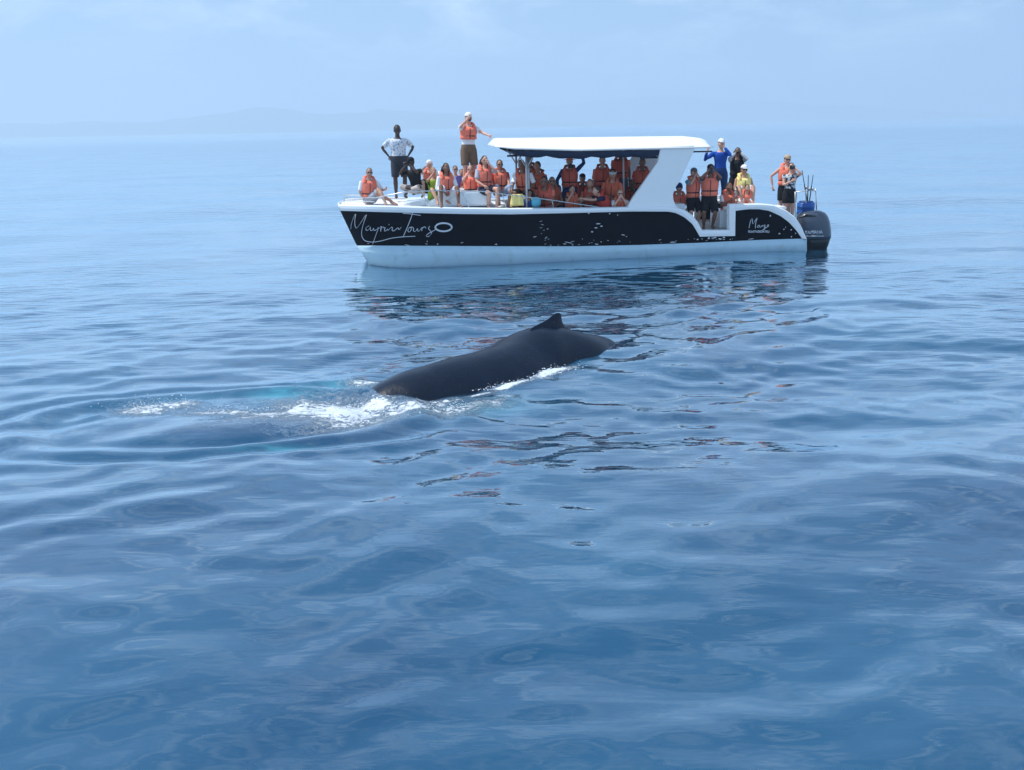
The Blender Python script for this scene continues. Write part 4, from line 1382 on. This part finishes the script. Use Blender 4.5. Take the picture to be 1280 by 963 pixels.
# --- foredeck
person('person with an orange life jacket and white sleeves sitting farthest forward on the bow', 461.5, 217, .9, yaw=12, s=.98, lean=(4, 4), skin='tan', hair='grey', glasses=True, shirt='white', sleeve=.8, bottom='lightgrey', leglen=.42,
       jacket='orange', arms=(('px', 457, 251, .8), ('px', 482, 236, .8)), legs=[('px', 490, 252, .75), ('px', 482, 254, .5)])
person('standing man in white floral shirt and dark grey shorts, hands on hips', 496.5, 164, 1.7, 'stand', yaw=8, s=1.07, skin='dark', hair='black', shirt='floral', sleeve=.75, bottom='darkgrey', leglen=.46, jacket=None, arms=('hip', 'hip'), glasses=True, fat=1.22)
p_ = person('person in black top and white sleeves sitting cross-legged on the bow, looking through a camera', 514, 204, 1.0, yaw=-25, s=1.03, lean=(16, -4), skin='dark', hair='black', hat=('cap', 'black'), shirt='black', sleeve=.8, bottom='beige', leglen=.9, jacket=None,
            arms=('eye', 'eye'), legs='cross', cover=None, shoes='lightgrey')
gadget(p_, 'tele', 'black camera with a long lens held by the cross-legged person on the bow')
p_ = person('person in white cap and orange life jacket behind the lime green top', 537, 207, 1.9, yaw=-5, s=.95, skin='light', hair='blond', hat=('cap', 'white'), shirt='white', bottom='black', jacket='orange', arms=('eye', 'lap'), legs='deck')
person('fair-haired person in a lime green top with black print, sitting on the foredeck hatch', 541.5, 216, 1.0, yaw=20, s=.92, lean=(0, 0), skin='tan', hair='blond', shirt='blacklime', sleeve=.2, bottom='lime', leglen=.4, jacket=None, arms=('eye', 'lap'), legs='deck')
person('long black-haired person in orange life jacket, bare shins over the white hatch', 557.5, 211, .55, yaw=18, s=1.0, lean=(6, 0), skin='brown', hair='black', long=True, shirt='white', sleeve=1.6, bottom='white', leglen=.42, jacket='orange', arms=('lap', 'knee'),
       legs=[('px', 552, 254, .18), ('px', 573, 255, .2)])
person('small figure with a violet top half hidden behind the black-haired person at the hatch', 569, 213, 2.3, yaw=10, s=.85, skin='tan', hair='brown', glasses=True, shirt='purple', bottom='black', jacket=None, arms=('lap', 'lap'), legs='cross')
person('person in an orange life jacket sitting in the back, just behind the tall standing man', 577, 217, 2.6, yaw=0, s=.85, skin='tan', hair='brown', shirt='red', bottom='black', jacket='orange', arms=('lap', 'lap'), legs='cross')
p_ = person('tall man in white T-shirt and brown shorts, one hand on the roof corner', 585.5, 149, 1.5, 'stand', yaw=10, s=1.09, lean=(0, 2), skin='light', hair='black', hat=('cap', 'white'), shirt='white', sleeve=.6, bottom='khaki', leglen=.44, jacket='orange',
            arms=('eye', ('px', 620, 174, .8)), fat=1.05, jcut=.62)
gadget(p_, 'phone', 'phone held up to his face by the tall man in brown shorts')
p_ = person('person in sunglasses sitting low behind the white hatch, one hand raised to the face', 588, 213, 1.2, yaw=-5, s=.95, skin='light', hair='grey', glasses=True, shirt='tanc', sleeve=.3, bottom='beige', jacket='orange', arms=('chin', 'lap'), legs='cross')
person('person in orange life jacket and navy shorts, bare leg down by the hatch', 605.5, 202, .75, yaw=18, s=1.0, lean=(-2, 2), skin='light', hair='brown', long=True, glasses=True, shirt='lightgrey', sleeve=.8, bottom='navy', leglen=.34, jacket='orange',
       arms=('lap', 'chin'), legs=[('px', 610, 256, .6), ('px', 621, 258, .3)])
person('person in orange life jacket and pale grey-blue trousers just left of the roof posts', 624.5, 207, 1.0, yaw=8, s=1.0, skin='tan', hair='brown', glasses=True, shirt='red', sleeve=.6, bottom='paleblue', leglen=.75, jacket='orange', arms=('lap', 'knee'),
       legs=[('px', 624, 252, .7), ('px', 636, 254, .6)])
# --- under the roof
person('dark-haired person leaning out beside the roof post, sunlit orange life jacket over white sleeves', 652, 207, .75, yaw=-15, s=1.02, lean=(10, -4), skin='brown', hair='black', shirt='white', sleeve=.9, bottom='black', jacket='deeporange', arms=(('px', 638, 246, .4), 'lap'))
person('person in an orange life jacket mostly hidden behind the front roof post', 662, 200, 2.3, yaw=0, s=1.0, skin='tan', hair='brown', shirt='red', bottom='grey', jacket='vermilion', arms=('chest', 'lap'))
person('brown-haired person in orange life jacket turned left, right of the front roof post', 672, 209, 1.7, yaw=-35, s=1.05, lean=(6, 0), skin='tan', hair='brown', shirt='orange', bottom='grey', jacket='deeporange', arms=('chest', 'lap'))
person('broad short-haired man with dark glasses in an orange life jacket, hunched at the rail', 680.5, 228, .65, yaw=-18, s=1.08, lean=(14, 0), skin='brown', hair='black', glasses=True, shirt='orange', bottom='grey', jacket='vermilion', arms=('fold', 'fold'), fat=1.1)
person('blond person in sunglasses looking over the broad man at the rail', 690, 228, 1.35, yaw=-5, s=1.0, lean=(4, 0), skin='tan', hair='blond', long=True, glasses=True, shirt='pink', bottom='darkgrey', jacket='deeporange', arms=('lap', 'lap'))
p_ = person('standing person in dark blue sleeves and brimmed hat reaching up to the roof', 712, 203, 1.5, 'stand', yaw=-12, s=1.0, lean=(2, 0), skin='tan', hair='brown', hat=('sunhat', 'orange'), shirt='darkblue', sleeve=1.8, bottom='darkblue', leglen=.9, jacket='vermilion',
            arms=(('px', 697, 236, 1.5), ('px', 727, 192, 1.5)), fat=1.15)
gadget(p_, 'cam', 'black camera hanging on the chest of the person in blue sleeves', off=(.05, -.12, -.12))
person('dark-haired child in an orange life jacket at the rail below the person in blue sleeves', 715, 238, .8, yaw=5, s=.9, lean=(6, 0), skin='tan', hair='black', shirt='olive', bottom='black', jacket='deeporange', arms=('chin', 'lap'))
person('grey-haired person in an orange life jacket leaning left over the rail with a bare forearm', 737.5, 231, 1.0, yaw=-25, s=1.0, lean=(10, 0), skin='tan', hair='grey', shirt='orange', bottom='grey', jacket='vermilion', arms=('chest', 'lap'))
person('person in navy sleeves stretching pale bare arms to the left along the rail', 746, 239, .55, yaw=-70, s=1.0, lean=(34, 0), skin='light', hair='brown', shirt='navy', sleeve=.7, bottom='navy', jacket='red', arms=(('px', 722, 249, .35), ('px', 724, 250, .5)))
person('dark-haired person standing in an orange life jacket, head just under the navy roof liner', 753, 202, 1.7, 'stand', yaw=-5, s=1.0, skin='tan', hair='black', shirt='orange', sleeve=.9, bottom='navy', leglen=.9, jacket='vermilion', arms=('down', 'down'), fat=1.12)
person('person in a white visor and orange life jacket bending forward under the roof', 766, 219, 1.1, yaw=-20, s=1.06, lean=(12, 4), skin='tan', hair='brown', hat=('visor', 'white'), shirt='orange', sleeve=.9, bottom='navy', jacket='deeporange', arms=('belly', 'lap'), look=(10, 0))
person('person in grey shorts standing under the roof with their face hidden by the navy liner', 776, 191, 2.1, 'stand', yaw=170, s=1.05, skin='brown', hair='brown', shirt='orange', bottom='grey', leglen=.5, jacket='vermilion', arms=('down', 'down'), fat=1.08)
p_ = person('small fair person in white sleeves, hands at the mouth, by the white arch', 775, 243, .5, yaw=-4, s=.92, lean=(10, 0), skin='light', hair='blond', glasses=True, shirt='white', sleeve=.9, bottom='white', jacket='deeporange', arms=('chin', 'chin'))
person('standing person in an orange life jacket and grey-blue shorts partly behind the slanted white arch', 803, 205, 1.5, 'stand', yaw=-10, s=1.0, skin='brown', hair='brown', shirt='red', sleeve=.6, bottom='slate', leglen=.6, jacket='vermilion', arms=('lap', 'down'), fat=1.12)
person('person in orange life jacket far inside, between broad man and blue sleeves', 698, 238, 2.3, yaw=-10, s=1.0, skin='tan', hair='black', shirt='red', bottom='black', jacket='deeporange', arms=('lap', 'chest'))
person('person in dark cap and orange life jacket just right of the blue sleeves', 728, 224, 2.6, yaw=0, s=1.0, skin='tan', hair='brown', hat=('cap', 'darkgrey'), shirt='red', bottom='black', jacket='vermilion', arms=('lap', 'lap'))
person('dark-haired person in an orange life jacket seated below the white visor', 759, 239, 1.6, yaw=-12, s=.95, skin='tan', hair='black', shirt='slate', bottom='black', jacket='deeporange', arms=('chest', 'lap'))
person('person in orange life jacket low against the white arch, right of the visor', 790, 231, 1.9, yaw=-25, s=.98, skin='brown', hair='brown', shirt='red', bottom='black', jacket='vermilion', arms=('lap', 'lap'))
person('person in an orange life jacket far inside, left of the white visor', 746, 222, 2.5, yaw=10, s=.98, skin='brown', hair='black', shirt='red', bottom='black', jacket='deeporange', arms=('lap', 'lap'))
# --- stern cockpit
person('person in a dark blue hood peering round the aft edge of the white arch', 849, 236, 1.4, yaw=-4, s=1.0, skin='tan', hair=None, hat=('scarf', 'darkblue'), shirt='pink', bottom='pink', jacket='orange', arms=('lap', 'lap'))
person('person in grey cap, turquoise shirt and black shorts standing in the cockpit', 867, 217, 1.0, 'stand', yaw=10, s=.97, skin='light', hair='grey', hat=('cap', 'grey'), shirt='turquoise', sleeve=.6, bottom='black', leglen=.42, jacket='orange', arms=('chin', 'chin'), foot_z=FLOOR)
p_ = person('person in black cap, dark grey shirt and black shorts holding a phone up', 888, 213, .8, 'stand', yaw=-12, s=1.03, skin='brown', hair='black', hat=('cap', 'black'), shirt='slate', sleeve=.6, bottom='black', leglen=.45, jacket='orange', arms=('eye', 'eye'), foot_z=FLOOR, fat=1.15)
gadget(p_, 'phone', 'phone held up by the standing person in the black cap', off=(0, -.06, -.03))
p_ = person('man in royal blue shirt and white cap, one arm on the roof edge', 901.5, 181, 2.0, 'stand', yaw=-10, s=1.05, skin='light', hair='grey', hat=('cap', 'white'), shirt='blue', sleeve=1.7, bottom='darkblue', leglen=.85, jacket=None, arms=(('px', 884, 190, 1.9), 'chin'))
p_ = person('dark-haired person in pale sleeves and dark vest raising a camera at the stern', 922, 191, 2.2, 'stand', yaw=-15, s=.98, skin='brown', hair='black', long=True, shirt='lightgrey', sleeve=1.8, bottom='black', leglen=.9, jacket='black', arms=('eye', 'eye'))
gadget(p_, 'cam', 'black camera raised by the dark-haired person in pale sleeves')
person('person in a yellow life jacket and white cap sitting on the stern deck', 930, 213.5, 1.1, yaw=-4, s=1.02, lean=(2, 0), skin='tan', hair='brown', hat=('cap', 'white'), glasses=True, shirt=None, bottom='white', leglen=.45, jacket='yellow', arms=('belly', 'lap'), legs='kneesup')
person('dark-haired person in an orange life jacket and white trousers sitting in the cockpit, hands raised', 911, 235, 1.1, yaw=8, s=1.0, lean=(4, 0), skin='brown', hair='black', shirt='white', sleeve=.6, bottom='lightgrey', leglen=.95, jacket='orange', arms=('chest', ('px', 922, 238, .7)))
person('child in an orange-red life jacket crouching in front of the yellow life jacket', 934, 236, .7, yaw=-10, s=.80, lean=(20, 0), skin='tan', hair='brown', shirt='pink', bottom='white', jacket='orange', arms=('lap', 'chest'), legs='kneesup')
person('man in a tan cap and orange life jacket standing at the very stern, arms bare', 984, 201, 1.4, 'stand', yaw=-8, s=1.02, skin='light', hair='brown', hat=('cap', 'tanc'), glasses=True, shirt=None, bottom='black', leglen=.4, jacket='orange', arms=('side', 'chest'), fat=1.08, foot_z=FLOOR)
p_ = person('person in a palm-print top and black shorts at the very stern, photographing with folded arms', 989, 210, .9, 'stand', yaw=-10, s=.92, skin='light', hair='black', shirt='palm', sleeve=.3, bottom='black', leglen=.36, jacket=None, arms=('fold', 'eye'), foot_z=FLOOR)
gadget(p_, 'cam', 'small black camera held by the person in the palm-print top')

# loose things along the rail
tw = at(646, 249, .35)
r_t = empty('towel', BOAT @ Matrix.Translation(tw)); tag(r_t, 'yellow towel hanging over the near gunwale beside the front roof post', 'towel')
m_ = MB(); vs = []; fs = []
for i in range(9):
    for j in range(7):
        u_, v_ = i / 8, j / 6
        vs.append(Vector(((u_ - .5) * .30 * (1 + .2 * v_), -.06 + .025 * math.sin(u_ * 14 + v_ * 2), .13 - v_ * .30)))
for i in range(8):
    for j in range(6): fs.append([i * 7 + j, (i + 1) * 7 + j, (i + 1) * 7 + j + 1, i * 7 + j + 1])
m_.add(vs, fs); o = m_.build('cloth', cloth('yellow'), r_t); so = o.modifiers.new('t', 'SOLIDIFY'); so.thickness = .015
for (px_, py_, y_, c_, lb, sc2) in ((670, 253, .35, 'turquoise', 'small turquoise bag lying behind the rail just right of the roof post', .19), (660, 255, .4, 'darkblue', 'dark blue bag lying between the yellow towel and the turquoise bag', .2),
                                    (655, 251, .55, 'white', 'white bag lying just right of the yellow towel', .2)):
    p = at(px_, py_, y_)
    rb_ = empty('bag', BOAT @ Matrix.Translation(p)); tag(rb_, lb, 'bag')
    m_ = MB(); m_.ball((0, 0, 0), (sc2 * .6, sc2 * .4, sc2 * .75), 12, 8, fn=lambda d, q: Vector((math.copysign(abs(q.x) ** .8 * .75, q.x) if abs(q.x) > 1e-6 else 0, q.y, q.z)) * (1 + .08 * mnoise.noise(d * 3))); m_.build('pouch', cloth(c_), rb_)
    m_ = MB(); m_.tube([(-sc2 * .25, 0, sc2 * .6), (-sc2 * .15, 0, sc2 * .9), (sc2 * .15, 0, sc2 * .9), (sc2 * .25, 0, sc2 * .6)], .012, 6); m_.build('handle', strapm, rb_)
